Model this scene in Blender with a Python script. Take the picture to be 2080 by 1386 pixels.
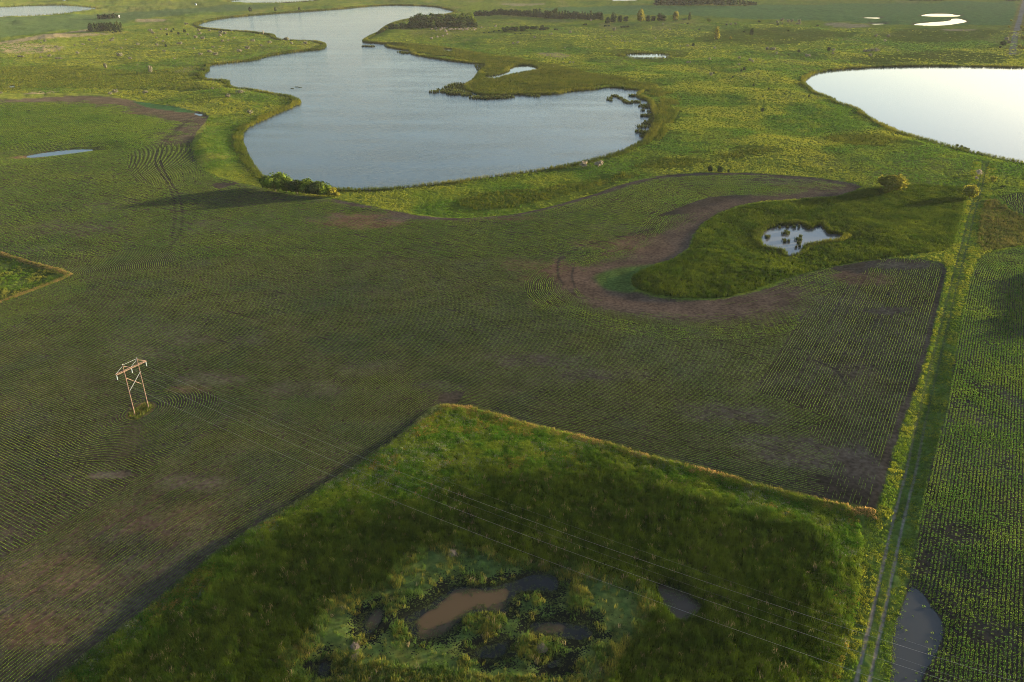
import bpy, math, random
import numpy as np
from mathutils import Vector

random.seed(7)
RNG = np.random.default_rng(11)
R = math.radians
scene = bpy.context.scene
for o in list(bpy.data.objects):
    bpy.data.objects.remove(o)
C = scene.collection

# ------------------------------------------------------------------ camera
CAM_H = 120.0
PITCH = R(26.4)
FPX = 1617.0                      # focal length in pixels of the 2080 px wide photograph
cam_d = bpy.data.cameras.new('camera')
cam_d.sensor_width = 36.0
cam_d.lens = 36.0 * FPX / 2080.0
cam_d.clip_start = 1.0
cam_d.clip_end = 30000.0
cam = bpy.data.objects.new('camera', cam_d)
C.objects.link(cam)
cam.location = (0, 0, CAM_H)
cam.rotation_euler = (R(90) - PITCH, 0, 0)
scene.camera = cam

# ------------------------------------------------------------------ sky, sun, exposure
SUN_EL = R(6.9)
SUN_AZ = R(67)                    # clockwise from +Y (the viewing direction)
world = bpy.data.worlds.new('World')
scene.world = world
world.use_nodes = True
wn = world.node_tree
wn.nodes.clear()
sky = wn.nodes.new('ShaderNodeTexSky')
sky.sky_type = 'NISHITA'
sky.sun_disc = False
sky.sun_elevation = SUN_EL
sky.sun_rotation = SUN_AZ
sky.altitude = 500
sky.air_density = 1.0
sky.dust_density = 3.2
sky.ozone_density = 1.6
bg = wn.nodes.new('ShaderNodeBackground')
bg.inputs['Strength'].default_value = 0.092
wo = wn.nodes.new('ShaderNodeOutputWorld')
wn.links.new(sky.outputs[0], bg.inputs[0])
wn.links.new(bg.outputs[0], wo.inputs[0])

sun_d = bpy.data.lights.new('sun', 'SUN')
sun_d.energy = 4.8
sun_d.angle = R(0.6)
sun_d.color = (1.0, 0.81, 0.52)
sun = bpy.data.objects.new('sun', sun_d)
C.objects.link(sun)
sdir = Vector((math.cos(SUN_EL) * math.sin(SUN_AZ), math.cos(SUN_EL) * math.cos(SUN_AZ), math.sin(SUN_EL)))
sun.rotation_euler = (-sdir).to_track_quat('-Z', 'Y').to_euler()
sun.location = (400, 170, 300)

scene.view_settings.view_transform = 'Standard'
scene.view_settings.look = 'None'
scene.view_settings.exposure = 2.4
scene.view_settings.gamma = 1.0
scene.view_settings.use_curve_mapping = False
scene.cycles.use_denoising = True
scene.cycles.denoising_prefilter = 'NONE'
scene.cycles.filter_width = 0.95
scene.cycles.max_bounces = 5
scene.cycles.diffuse_bounces = 2
scene.cycles.glossy_bounces = 2
scene.cycles.transmission_bounces = 2
scene.cycles.volume_bounces = 0
scene.cycles.caustics_reflective = False
scene.cycles.caustics_refractive = False

# ------------------------------------------------------------------ surveying: where a spot of the land lies
CP, SP = math.cos(PITCH), math.sin(PITCH)
def gp(px, py, z=0.0):
    """ground point (X, Y) in metres for a spot of the survey picture"""
    u = px - 1040.0
    v = py - 693.0
    down = v * CP + FPX * SP
    fwd = FPX * CP - v * SP
    t = (CAM_H - z) / down
    return (u * t, fwd * t)
def gps(pts):
    return np.array([gp(a, b) for a, b in pts], dtype=np.float64)
def depth_of(x, y):
    return y * CP + CAM_H * SP

# ------------------------------------------------------------------ numpy helpers
def hash2(ix, iy, seed):
    h = (ix.astype(np.int64) * 374761393 + iy.astype(np.int64) * 668265263 + seed * 1442695041) & 0xffffffff
    h = ((h ^ (h >> 13)) * 1274126177) & 0xffffffff
    h = h ^ (h >> 16)
    return (h & 0xffff) / 65535.0
def vnoise(x, y, s, seed=0):
    x = x / s; y = y / s
    ix = np.floor(x); iy = np.floor(y)
    fx = x - ix; fy = y - iy
    fx = fx * fx * (3 - 2 * fx); fy = fy * fy * (3 - 2 * fy)
    a = hash2(ix, iy, seed); b = hash2(ix + 1, iy, seed)
    c = hash2(ix, iy + 1, seed); d = hash2(ix + 1, iy + 1, seed)
    return (a * (1 - fx) + b * fx) * (1 - fy) + (c * (1 - fx) + d * fx) * fy
def fbm(x, y, s, seed=0, oct=3):
    t = 0; a = 0.5; n = 0
    for k in range(oct):
        t = t + a * vnoise(x, y, s / 2 ** k, seed + 17 * k); n += a; a *= 0.55
    return t / n
def sstep(a, b, x):
    t = np.clip((x - a) / (b - a), 0, 1)
    return t * t * (3 - 2 * t)

def seg_dist(P, x, y, closed=False):
    """smallest distance from points to polyline P"""
    d = np.full(x.shape, 1e9)
    n = len(P)
    for i in range(n if closed else n - 1):
        ax, ay = P[i]; bx, by = P[(i + 1) % n]
        dx, dy = bx - ax, by - ay
        l2 = dx * dx + dy * dy + 1e-12
        t = np.clip(((x - ax) * dx + (y - ay) * dy) / l2, 0, 1)
        q = (x - ax - t * dx) ** 2 + (y - ay - t * dy) ** 2
        np.minimum(d, q, out=d)
    return np.sqrt(d)
def inside(P, x, y):
    r = np.zeros(x.shape, bool)
    n = len(P)
    for i in range(n):
        ax, ay = P[i]; bx, by = P[(i + 1) % n]
        if ay == by:
            continue
        c = ((ay > y) != (by > y)) & (x < (bx - ax) * (y - ay) / (by - ay) + ax)
        r ^= c
    return r
def sdist(P, x, y, margin=30.0):
    """signed distance to a closed outline, negative inside; +margin where far away"""
    out = np.full(x.shape, margin)
    lo = P.min(0) - margin; hi = P.max(0) + margin
    m = (x > lo[0]) & (x < hi[0]) & (y > lo[1]) & (y < hi[1])
    idx = np.nonzero(m)[0]
    if len(idx):
        xs, ys = x[idx], y[idx]
        d = seg_dist(P, xs, ys, True)
        d = np.where(inside(P, xs, ys), -d, d)
        out[idx] = np.minimum(d, margin)
    return out
def smooth_line(P, it=2, closed=False):
    P = np.asarray(P, float)
    for _ in range(it):
        Q = np.roll(P, -1, 0) if closed else P[1:]
        A = P if closed else P[:-1]
        N = np.empty((2 * len(A), 2))
        N[0::2] = A * .75 + Q * .25
        N[1::2] = A * .25 + Q * .75
        if not closed:
            N = np.vstack([P[:1], N, P[-1:]])
        P = N
    return P
def resample(P, step):
    d = np.r_[0, np.cumsum(np.hypot(*np.diff(P, axis=0).T))]
    n = max(2, int(d[-1] / step) + 1)
    s = np.linspace(0, d[-1], n)
    return np.c_[np.interp(s, d, P[:, 0]), np.interp(s, d, P[:, 1])]

def fan_fill(P, grow=1.5):
    """outline grown outwards a little so that the bank, not the sheet's rim, draws the shore"""
    n = len(P)
    area = 0.5 * np.sum(P[:, 0] * np.roll(P[:, 1], -1) - np.roll(P[:, 0], -1) * P[:, 1])
    t = np.roll(P, -1, 0) - np.roll(P, 1, 0)
    t /= np.linalg.norm(t, axis=1)[:, None] + 1e-9
    nrm = np.c_[t[:, 1], -t[:, 0]] * (1 if area > 0 else -1)
    return P + nrm * grow
def mesh_np(name, V, F, smooth=False):
    V = np.ascontiguousarray(V, np.float32); F = np.ascontiguousarray(F, np.int32)
    me = bpy.data.meshes.new(name)
    me.vertices.add(len(V)); me.vertices.foreach_set('co', V.ravel())
    k = F.shape[1]
    me.loops.add(F.size); me.loops.foreach_set('vertex_index', F.ravel())
    me.polygons.add(len(F))
    me.polygons.foreach_set('loop_start', np.arange(0, F.size, k, dtype=np.int32))
    me.polygons.foreach_set('loop_total', np.full(len(F), k, np.int32))
    if smooth:
        me.polygons.foreach_set('use_smooth', np.ones(len(F), bool))
    me.update(calc_edges=True)
    return me
def add_attr(me, name, arr, typ='FLOAT', dom='POINT'):
    a = me.attributes.new(name, typ, dom)
    arr = np.ascontiguousarray(arr, np.float32)
    key = {'FLOAT': 'value', 'FLOAT_COLOR': 'color', 'FLOAT_VECTOR': 'vector'}[typ]
    a.data.foreach_set(key, arr.ravel())
def link(name, me, mat=None, parent=None, **props):
    o = bpy.data.objects.new(name, me)
    C.objects.link(o)
    if mat is not None and len(me.materials) == 0:
        me.materials.append(mat)
    if parent is not None:
        o.parent = parent
    for k, v in props.items():
        o[k] = v
    return o
def empty(name, loc, rz=0, **props):
    o = bpy.data.objects.new(name, None)
    C.objects.link(o)
    o.location = loc; o.rotation_euler = (0, 0, rz)
    o.empty_display_size = 0.5
    for k, v in props.items():
        o[k] = v
    return o

# ------------------------------------------------------------------ materials
def nt(name):
    m = bpy.data.materials.new(name)
    m.use_nodes = True
    t = m.node_tree
    t.nodes.clear()
    out = t.nodes.new('ShaderNodeOutputMaterial')
    return m, t, out
def N(t, typ, **kw):
    n = t.nodes.new(typ)
    for k, v in kw.items():
        setattr(n, k, v)
    return n

def ground_material():
    m, t, out = nt('ground_cover')
    L = t.links.new
    col = N(t, 'ShaderNodeAttribute', attribute_name='Col')
    gr = N(t, 'ShaderNodeAttribute', attribute_name='grassy')
    tc = N(t, 'ShaderNodeTexCoord')
    n1 = N(t, 'ShaderNodeTexNoise'); n1.inputs['Scale'].default_value = 0.9; n1.inputs['Detail'].default_value = 4
    n2 = N(t, 'ShaderNodeTexNoise'); n2.inputs['Scale'].default_value = 0.12; n2.inputs['Detail'].default_value = 3
    L(tc.outputs['Object'], n1.inputs['Vector']); L(tc.outputs['Object'], n2.inputs['Vector'])
    r1 = N(t, 'ShaderNodeMapRange'); r1.inputs[1].default_value = .25; r1.inputs[2].default_value = .75
    r1.inputs[3].default_value = .55; r1.inputs[4].default_value = 1.45
    L(n1.outputs[0], r1.inputs[0])
    r2 = N(t, 'ShaderNodeMapRange'); r2.inputs[1].default_value = .3; r2.inputs[2].default_value = .7
    r2.inputs[3].default_value = .75; r2.inputs[4].default_value = 1.25
    L(n2.outputs[0], r2.inputs[0])
    mu = N(t, 'ShaderNodeMath', operation='MULTIPLY'); L(r1.outputs[0], mu.inputs[0]); L(r2.outputs[0], mu.inputs[1])
    vm = N(t, 'ShaderNodeVectorMath', operation='SCALE'); L(col.outputs['Color'], vm.inputs[0]); L(mu.outputs[0], vm.inputs['Scale'])
    b = N(t, 'ShaderNodeBump'); b.inputs['Distance'].default_value = 0.35
    L(n1.outputs[0], b.inputs['Height'])
    st = N(t, 'ShaderNodeMapRange'); st.inputs[3].default_value = .10; st.inputs[4].default_value = .9
    L(gr.outputs['Fac'], st.inputs[0]); L(st.outputs[0], b.inputs['Strength'])
    sp = N(t, 'ShaderNodeAttribute', attribute_name='speck')
    n3 = N(t, 'ShaderNodeTexNoise'); n3.inputs['Scale'].default_value = 2.6; n3.inputs['Detail'].default_value = 3
    L(tc.outputs['Object'], n3.inputs['Vector'])
    th = N(t, 'ShaderNodeMath', operation='MULTIPLY_ADD'); th.inputs[1].default_value = .46; th.inputs[2].default_value = -.73
    L(sp.outputs['Fac'], th.inputs[0])
    su = N(t, 'ShaderNodeMath', operation='ADD'); L(n3.outputs[0], su.inputs[0]); L(th.outputs[0], su.inputs[1])
    gt = N(t, 'ShaderNodeMapRange'); gt.inputs[1].default_value = -.01; gt.inputs[2].default_value = .03
    L(su.outputs[0], gt.inputs[0])
    mxc = N(t, 'ShaderNodeMix', data_type='RGBA'); L(gt.outputs[0], mxc.inputs[0]); L(vm.outputs[0], mxc.inputs[6]); mxc.inputs[7].default_value = (.010, .012, .009, 1)
    d = N(t, 'ShaderNodeBsdfDiffuse'); d.inputs['Roughness'].default_value = 1.0
    L(mxc.outputs[2], d.inputs['Color']); L(b.outputs[0], d.inputs['Normal'])
    L(d.outputs[0], out.inputs[0])
    return m

def leaf_material(name, colr, var=0.35, trans=0.3, inst=False, attr=None):
    m, t, out = nt(name)
    L = t.links.new
    if inst:
        a = N(t, 'ShaderNodeAttribute', attribute_name='tint', attribute_type='INSTANCER')
        base = a.outputs['Color']
    elif attr:
        a = N(t, 'ShaderNodeAttribute', attribute_name=attr)
        base = a.outputs['Color']
    else:
        rgb = N(t, 'ShaderNodeRGB'); rgb.outputs[0].default_value = (*colr, 1)
        base = rgb.outputs[0]
    oi = N(t, 'ShaderNodeObjectInfo')
    geo = N(t, 'ShaderNodeNewGeometry')
    mr = N(t, 'ShaderNodeMapRange'); mr.inputs[3].default_value = 1 - var; mr.inputs[4].default_value = 1 + var
    L(geo.outputs['Random Per Island'], mr.inputs[0])
    mr2 = N(t, 'ShaderNodeMapRange'); mr2.inputs[3].default_value = 1 - var * .6; mr2.inputs[4].default_value = 1 + var * .6
    L(oi.outputs['Random'], mr2.inputs[0])
    mu = N(t, 'ShaderNodeMath', operation='MULTIPLY'); L(mr.outputs[0], mu.inputs[0]); L(mr2.outputs[0], mu.inputs[1])
    vm = N(t, 'ShaderNodeVectorMath', operation='SCALE'); L(base, vm.inputs[0]); L(mu.outputs[0], vm.inputs['Scale'])
    d = N(t, 'ShaderNodeBsdfDiffuse'); L(vm.outputs[0], d.inputs['Color'])
    tr = N(t, 'ShaderNodeBsdfTranslucent'); L(vm.outputs[0], tr.inputs['Color'])
    mx = N(t, 'ShaderNodeMixShader'); mx.inputs[0].default_value = trans
    L(d.outputs[0], mx.inputs[1]); L(tr.outputs[0], mx.inputs[2])
    L(mx.outputs[0], out.inputs[0])
    return m

def simple_material(name, colr, rough=0.8, metal=0.0, noise=0.25, scale=3.0):
    m, t, out = nt(name)
    L = t.links.new
    tc = N(t, 'ShaderNodeTexCoord')
    n1 = N(t, 'ShaderNodeTexNoise'); n1.inputs['Scale'].default_value = scale; n1.inputs['Detail'].default_value = 3
    L(tc.outputs['Object'], n1.inputs['Vector'])
    mr = N(t, 'ShaderNodeMapRange'); mr.inputs[1].default_value = .3; mr.inputs[2].default_value = .7
    mr.inputs[3].default_value = 1 - noise; mr.inputs[4].default_value = 1 + noise
    L(n1.outputs[0], mr.inputs[0])
    rgb = N(t, 'ShaderNodeRGB'); rgb.outputs[0].default_value = (*colr, 1)
    vm = N(t, 'ShaderNodeVectorMath', operation='SCALE'); L(rgb.outputs[0], vm.inputs[0]); L(mr.outputs[0], vm.inputs['Scale'])
    p = N(t, 'ShaderNodeBsdfPrincipled'); p.inputs['Roughness'].default_value = rough; p.inputs['Metallic'].default_value = metal
    L(vm.outputs[0], p.inputs['Base Color'])
    L(p.outputs[0], out.inputs[0])
    return m

def water_material(name, colr, rough=0.12, wave=0.35, scale=0.6, stretch=3.0, dist=0.12, attr=False):
    m, t, out = nt(name)
    L = t.links.new
    tc = N(t, 'ShaderNodeTexCoord')
    mp = N(t, 'ShaderNodeMapping'); mp.inputs['Scale'].default_value = (1.0, stretch, 1.0)
    mp.inputs['Rotation'].default_value = (0, 0, R(8))
    L(tc.outputs['Object'], mp.inputs['Vector'])
    n1 = N(t, 'ShaderNodeTexNoise'); n1.inputs['Scale'].default_value = scale; n1.inputs['Detail'].default_value = 3
    n1.inputs['Roughness'].default_value = .6
    L(mp.outputs[0], n1.inputs['Vector'])
    n2 = N(t, 'ShaderNodeTexNoise'); n2.inputs['Scale'].default_value = 0.012; n2.inputs['Detail'].default_value = 3
    L(mp.outputs[0], n2.inputs['Vector'])
    mr = N(t, 'ShaderNodeMapRange'); mr.inputs[1].default_value = .35; mr.inputs[2].default_value = .65
    mr.inputs[3].default_value = wave * .55; mr.inputs[4].default_value = wave
    L(n2.outputs[0], mr.inputs[0])
    b = N(t, 'ShaderNodeBump'); b.inputs['Distance'].default_value = dist
    L(n1.outputs[0], b.inputs['Height']); L(mr.outputs[0], b.inputs['Strength'])
    p = N(t, 'ShaderNodeBsdfPrincipled')
    p.inputs['Base Color'].default_value = (*colr, 1)
    p.inputs['Roughness'].default_value = rough
    p.inputs['IOR'].default_value = 1.333
    if attr:
        a = N(t, 'ShaderNodeAttribute', attribute_name='Col')
        L(a.outputs['Color'], p.inputs['Base Color'])
    L(b.outputs[0], p.inputs['Normal'])
    L(p.outputs[0], out.inputs[0])
    return m

M = {}
M['ground'] = ground_material()
M['tuft'] = leaf_material('grass_blades', (0.06, 0.08, 0.02), 0.35, 0.42, inst=True)
M['crop'] = leaf_material('crop_leaves', (0.06, 0.10, 0.025), 0.3, 0.25, attr='Col')
M['lake'] = water_material('lake_water', (0.030, 0.045, 0.055), 0.10, 0.75, 0.30, 3.2, 0.30)
M['calm'] = water_material('calm_lake_water', (0.030, 0.045, 0.055), 0.06, 0.12, 0.55, 2.6, 0.10)
M['pond'] = water_material('pond_water', (0.012, 0.014, 0.012), 0.06, 0.08, 1.4, 1.0, 0.03)
M['mud'] = water_material('mud_and_sheen_water', (0.06, 0.045, 0.032), 0.03, 0.03, 1.4, 1.0, 0.03, attr=True)
M['leaf_grove'] = leaf_material('grove_leaves', (0.040, 0.062, 0.016), .35)
M['leaf_dark'] = leaf_material('dark_leaves', (0.030, 0.048, 0.016), .35)
M['leaf_willow'] = leaf_material('willow_and_sunlit_leaves', (0.085, 0.125, 0.015), .35, .4)
M['leaf_gold'] = leaf_material('golden_and_sunlit_leaves', (0.19, 0.18, 0.025), .3, .45)
M['leaf_silver'] = leaf_material('silvery_leaves', (0.165, 0.16, 0.105), .3)
M['leaf_blossom'] = leaf_material('blossom_leaves', (0.27, 0.235, 0.185), .35)
M['bark'] = simple_material('bark', (0.09, 0.07, 0.05), .9)
M['pole_wood'] = simple_material('weathered_pole_wood', (0.15, 0.092, 0.066), .85, 0, .15, 1.2)
M['steel'] = simple_material('galvanised_steel', (0.24, 0.25, 0.25), .6, .2, .1)
M['porcelain'] = simple_material('pale_insulator', (0.30, 0.34, 0.34), .4, 0, .08)
M['wire'] = simple_material('aluminium_wire', (0.24, 0.23, 0.225), .6, .1, .05)
M['dead_reed'] = simple_material('dead_reeds', (0.13, 0.10, 0.078), .95, 0, .4, 4)
M['white_wall'] = simple_material('white_painted_boards', (0.75, 0.75, 0.72), .7, 0, .06)
M['grey_roof'] = simple_material('grey_roofing', (0.22, 0.22, 0.23), .8, 0, .1)

# ------------------------------------------------------------------ outlines of the land (survey coordinates)
LAKE = [(398,52),(415,45),(455,37),(500,33),(560,28),(620,24),(680,20),(740,14),(790,11),(850,12),(892,15),(900,18),(927,24),
 (915,30),(870,34),(820,42),(792,50),(776,60),(770,67),(755,73),(738,82),(737,86),(749,88),(762,88),(778,90),(794,89),(823,91),(825,93),(800,93),
 (778,93),(794,98),(819,102),(832,103),(834,110),(856,115),(878,119),(926,126),(969,130),(993,133),(974,145),(966,158),(958,166),(946,172),(941,180),(950,186),
 (962,189),(975,194),(993,196),(1020,195),(1040,193),(1060,194),(1127,193),(1161,186),(1195,184),(1242,178),(1279,182),(1309,185),
 (1296,188),(1293,196),(1300,202),(1318,206),(1322,218),(1326,232),(1331,240),(1330,248),(1325,260),(1318,269),(1312,282),(1298,291),(1284,298),(1268,306),(1245,315),(1217,322),(1194,328),(1180,331),
 (1100,347),(1000,360),(900,373),(860,378),(800,384),(740,387),(700,386),(660,383),(620,380),(575,374),(545,364),(528,354),(508,327),(497,302),(491,285),(494,266),(520,251),(560,233),(600,216),(613,209),
 (598,198),(559,192),(526,186),(502,182),(477,180),(464,175),(467,169),(463,165),(444,164),(415,162),(413,150),(424,146),(424,133),(444,131),(469,128),(515,124),(542,115),(567,111),(600,106),(624,104),(657,101),(663,92),
 (655,88),(639,85),(593,84),(569,82),(559,78),(558,72),(538,70),(512,66),(471,64),(438,61),(409,58)]
RLAKE = [(1632,165),(1649,152),(1670,146),(1717,141),(1784,137),(1885,135),(1986,136),(2080,138),(2300,142),(2600,170),(2700,260),(2500,345),(2250,352),(2080,332),
 (2050,326),(1996,315),(1959,307),(1902,290),(1834,272),(1807,260),(1764,240),(1750,226),(1730,217),(1696,208),(1695,202),(1653,188),(1649,183),(1636,172)]
PONDS = {
 'oval': [(1267,114.5),(1272,111),(1290,109.6),(1313,109.4),(1350,110.4),(1367,114.5),(1353,118),(1316,120),(1276,118.5)],
 'inlet': [(985,156),(990,155),(1006,154),(1022,150),(1037,145),(1039,139),(1052,134),(1077,133),(1096,142),(1075,145),(1041,151),(1026,154),(1010,159),(997,161),(990,159)],
 'small_a': [(899,100),(919,100),(918,104.5),(902,105)],
 'small_b': [(853,100),(862,100),(861,102),(854,102)],
 'topleft': [(-160,16),(0,15.5),(65,12),(114,11.4),(147,12),(180,15),(203,18),(188,21),(147,26),(98,31),(49,34),(0,35),(-160,38)],
 'topmid': [(465,2.5),(479,.8),(520,-4),(620,-5),(660,-2),(626,2.5),(585,5),(536,7),(487,8),(474,7)],
 'top_a': [(1242,-3),(1298,-3),(1297,1),(1271,2),(1265,3),(1244,3)],
 'far_a': [(1867,33),(1880,29.4),(1895,28),(1928,28),(1941,31),(1954,32),(1943,34),(1903,34.4)],
 'far_b': [(1853,49.5),(1879,46.6),(1931,43),(1931,39),(1946,38),(1954,40),(1967,44),(1952,47.4),(1916,52.6),(1861,52.3)],
 'far_c': [(1752,36),(1791,36),(1784,38.5),(1756,38.5)],
 'far_d': [(1767,48),(1802,47.6),(1798,49.6),(1770,50)],
 'far_e': [(2034,51),(2039,51),(2038,53),(2035,53)],
 'top_b': [(1787,-3),(1832,-3),(1830,.8),(1790,.8)],
 'left_spot': [(19,175),(30,174.5),(29,178),(20,178)],
 'puddle': [(47,319),(74,313),(118,307),(161,303),(192,304),(188,307),(118,316),(67,321)],
 'corner_puddle': [(392,230.5),(409,232),(416,236.5),(400,234.5)],
}
MUD = {
 'reed_pond': [(1540,480),(1548,474),(1555,467),(1565,464),(1577,461),(1582,457),(1590,459),(1605,459),(1612,458),(1625,454),(1637,463),(1642,465),(1650,462),(1661,460),(1665,455),(1671,459),(1673,466),(1680,474),(1690,473),(1708,477),(1710,482),(1695,487),(1670,488),(1655,492),(1630,495),(1625,506),(1615,512),(1593,515),(1590,506),(1580,503),(1560,500),(1547,496)],
 'field_pool': [(1851,1191),(1861,1195),(1878,1208),(1888,1228),(1905,1248),(1915,1265),(1917,1289),(1910,1309),(1898,1339),(1881,1360),(1871,1386),(1865,1440),(1800,1440),(1807,1386),(1812,1339),(1811,1299),(1817,1265),(1831,1235),(1841,1208)],
 'marsh_right': [(1335,1200),(1340,1188),(1366,1199),(1390,1206),(1410,1221),(1427,1235),(1400,1258),(1380,1262),(1366,1252),(1350,1228)],
 'marsh_main': [(816,1256),(851,1240),(883,1223),(905,1202),(937,1190),(969,1194),(1010,1191),(1045,1180),(1077,1170),(1112,1164),(1136,1180),(1131,1202),(1105,1204),(1077,1197),(1042,1210),(1034,1231),(1026,1248),(996,1240),(956,1245),(934,1261),(915,1280),(883,1299),(851,1298),(835,1291),(829,1269)],
 'marsh_left': [(733,1275),(740,1255),(752,1243),(770,1234),(780,1240),(777,1258),(768,1275),(757,1287),(740,1287)],
 'marsh_low': [(958,1328),(980,1312),(1010,1307),(1037,1299),(1029,1318),(1018,1338),(983,1338)],
 'marsh_east': [(1071,1269),(1098,1262),(1152,1264),(1171,1269),(1193,1272),(1206,1291),(1177,1302),(1152,1299),(1125,1289),(1090,1288)],
 'marsh_tiny': [(1109,1351),(1135,1336),(1141,1340),(1136,1352),(1115,1362)],
 'marsh_sw': [(645,1352),(656,1343),(668,1348),(672,1364),(660,1378),(648,1372)],
}
# brown suspended sediment inside the muddy pools
SILT = [[(848,1262),(900,1228),(925,1203),(950,1197),(980,1205),(1015,1203),(1030,1197),(1022,1215),(1022,1238),(985,1232),(945,1236),(925,1255),(905,1278),(880,1294),(852,1293),(856,1275)],
        [(748,1278),(752,1258),(768,1240),(774,1245),(762,1270)],
        [(1090,1275),(1130,1270),(1150,1278),(1120,1283)]]
FIELD = [(-400,206),(0,206),(60,203),(150,198),(190,197),(250,204),(300,212),(350,219),(385,226),(410,230),(424,238),(424,243),(415,255),(400,272),(391,292),(392,310),(402,335),(420,352),(450,368),(490,377),(535,386),(570,396),(620,403),(680,409),(720,417),(780,429),(840,441),(890,446),(940,448),(1000,444),(1060,437),(1110,426),(1160,412),(1210,397),(1250,383),(1290,372),(1330,363),(1380,358),(1440,355),(1520,356),(1590,361),(1650,365),(1700,372),(1735,378),(1750,384),
 (1735,392),(1700,403),(1650,406),(1600,410),(1550,413),(1500,422),(1460,436),(1424,460),(1406,485),(1398,510),(1365,533),(1320,546),(1285,562),(1272,580),(1288,600),(1340,612),(1400,618),(1450,617),(1510,606),(1560,593),(1600,573),(1650,559),(1700,546),(1750,538),(1800,531),(1870,533),(1912,541),(1922,556),
 (1917,580),(1898,660),(1878,740),(1858,800),(1828,880),(1808,940),(1793,1000),(1781,1044),(1720,1030),(1650,1018),(1600,1003),(1540,987),(1470,968),(1400,950),(1320,930),(1250,908),(1180,890),(1120,878),(1060,862),(1010,845),(970,833),(930,827),(900,826),(880,833),
 (840,868),(800,900),(740,940),(690,975),(640,1005),(600,1030),(550,1060),(500,1090),(440,1130),(390,1170),(330,1220),(260,1275),(200,1320),(150,1360),(120,1386),(40,1460),(-400,1460)]
TRIANGLE = [(-250,470),(0,515),(40,528),(90,543),(130,552),(149,563),(120,577),(60,600),(0,622),(-250,700)]
ISLAND = [(257,855),(262,845),(280,832),(298,824),(313,826),(318,834),(305,848),(285,858),(270,861)]
SMARSH = [(1424,463),(1460,441),(1500,427),(1550,417),(1600,413),(1650,409),(1700,406),(1735,395),(1780,386),(1850,380),(1950,383),(1985,398),(1972,450),(1955,500),(1900,520),(1800,529),(1700,543),(1600,570),(1510,603),(1450,614),(1400,615),(1340,609),(1290,597),(1280,580),(1292,566),(1330,549),(1370,537),(1404,512),(1410,487)]
FMARSH = [(905,836),(960,838),(1060,868),(1180,896),(1320,936),(1470,975),(1600,1010),(1720,1036),(1745,1060),(1752,1110),(1745,1180),(1738,1280),(1700,1400),(1690,1500),(20,1500),(130,1386),(200,1328),(260,1283),(330,1228),(390,1178),(500,1098),(600,1038),(690,983),(800,908),(850,866)]
FDARK = [(1240,915),(1330,945),(1500,1000),(1640,1040),(1720,1090),(1735,1180),(1725,1280),(1690,1400),(1680,1500),(150,1500),(200,1340),(330,1240),(500,1110),(590,1060),(720,1010),(850,1000),(960,970),(1060,950),(1150,940)]
SCUM = [(560,1400),(600,1340),(650,1290),(690,1235),(740,1190),(800,1160),(870,1120),(940,1115),(1060,1140),(1180,1150),(1290,1180),(1340,1215),(1310,1300),(1275,1340),(1210,1420)]
RFIELD = [(1812,1460),(1822,1330),(1835,1220),(1855,1120),(1873,1020),(1893,940),(1918,850),(1938,740),(1953,640),(1970,570),(1985,535),(2005,521),(2080,507),(2500,440),(3200,700),(3000,1460)]
RFIELD2 = [(2028,404),(2050,399),(2090,396),(2400,390),(2400,480),(2080,442),(2052,426)]
EMARSH = [(1992,412),(2020,408),(2050,428),(2080,446),(2400,486),(2400,440),(2080,503),(2000,516),(1985,500),(1988,450)]
TRACK = [(1738,1460),(1752,1386),(1770,1309),(1789,1225),(1804,1150),(1821,1073),(1835,1018),(1851,957),(1871,856),(1893,765),(1912,687),(1928,620),(1945,550),(1957,505),(1968,460),(1978,420),(1988,388),(1994,362),(1999,338)]
ROAD = [(2094,-30),(2084,-5),(2078,11),(2072,38),(2067,54),(2062,74),(2057,98),(2056,112)]
FARFIELD = [(1100,17),(1200,14),(1330,12),(1400,14),(1500,15),(1535,11),(1700,9),(1900,7),(2060,4),(2066,20),(2052,51),(2000,53),(1800,51),(1660,46),(1600,44),(1470,38),(1400,34),(1300,31),(1180,28),(1130,24)]
LFIELD = [(-100,40),(0,38),(100,36),(210,28),(390,18),(470,12),(560,14),(500,22),(300,38),(190,60),(100,66),(0,80),(-100,85)]
TANS = [[(-60,92),(0,87),(60,81),(130,69),(190,61),(186,67),(110,76),(240,72),(190,77),(80,86),(0,99),(-60,106)],
        [(270,42),(300,40),(345,41),(330,46),(285,46)], [(352,148),(380,138),(395,142),(375,149)],
        [(1660,50),(1740,51),(1770,55),(1760,60),(1700,57)], [(1905,64),(1950,60),(1990,63),(1940,70)],
        [(1015,8),(1100,7),(1110,11),(1030,12)], [(0,100),(60,92),(150,102),(60,112),(0,114)],
        [(1080,108),(1140,107),(1165,116),(1130,118)], [(60,187),(118,184),(115,190),(50,194)], [(476,181),(515,184),(508,190),(470,186)]]
GREENWEED = [(265,207),(300,212),(350,219),(400,229),(386,232),(340,228),(300,222),(280,214)]
TIPWEED = [(1205,567),(1245,556),(1300,548),(1330,545),(1290,560),(1272,580),(1285,600),(1250,598),(1215,585)]
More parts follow.
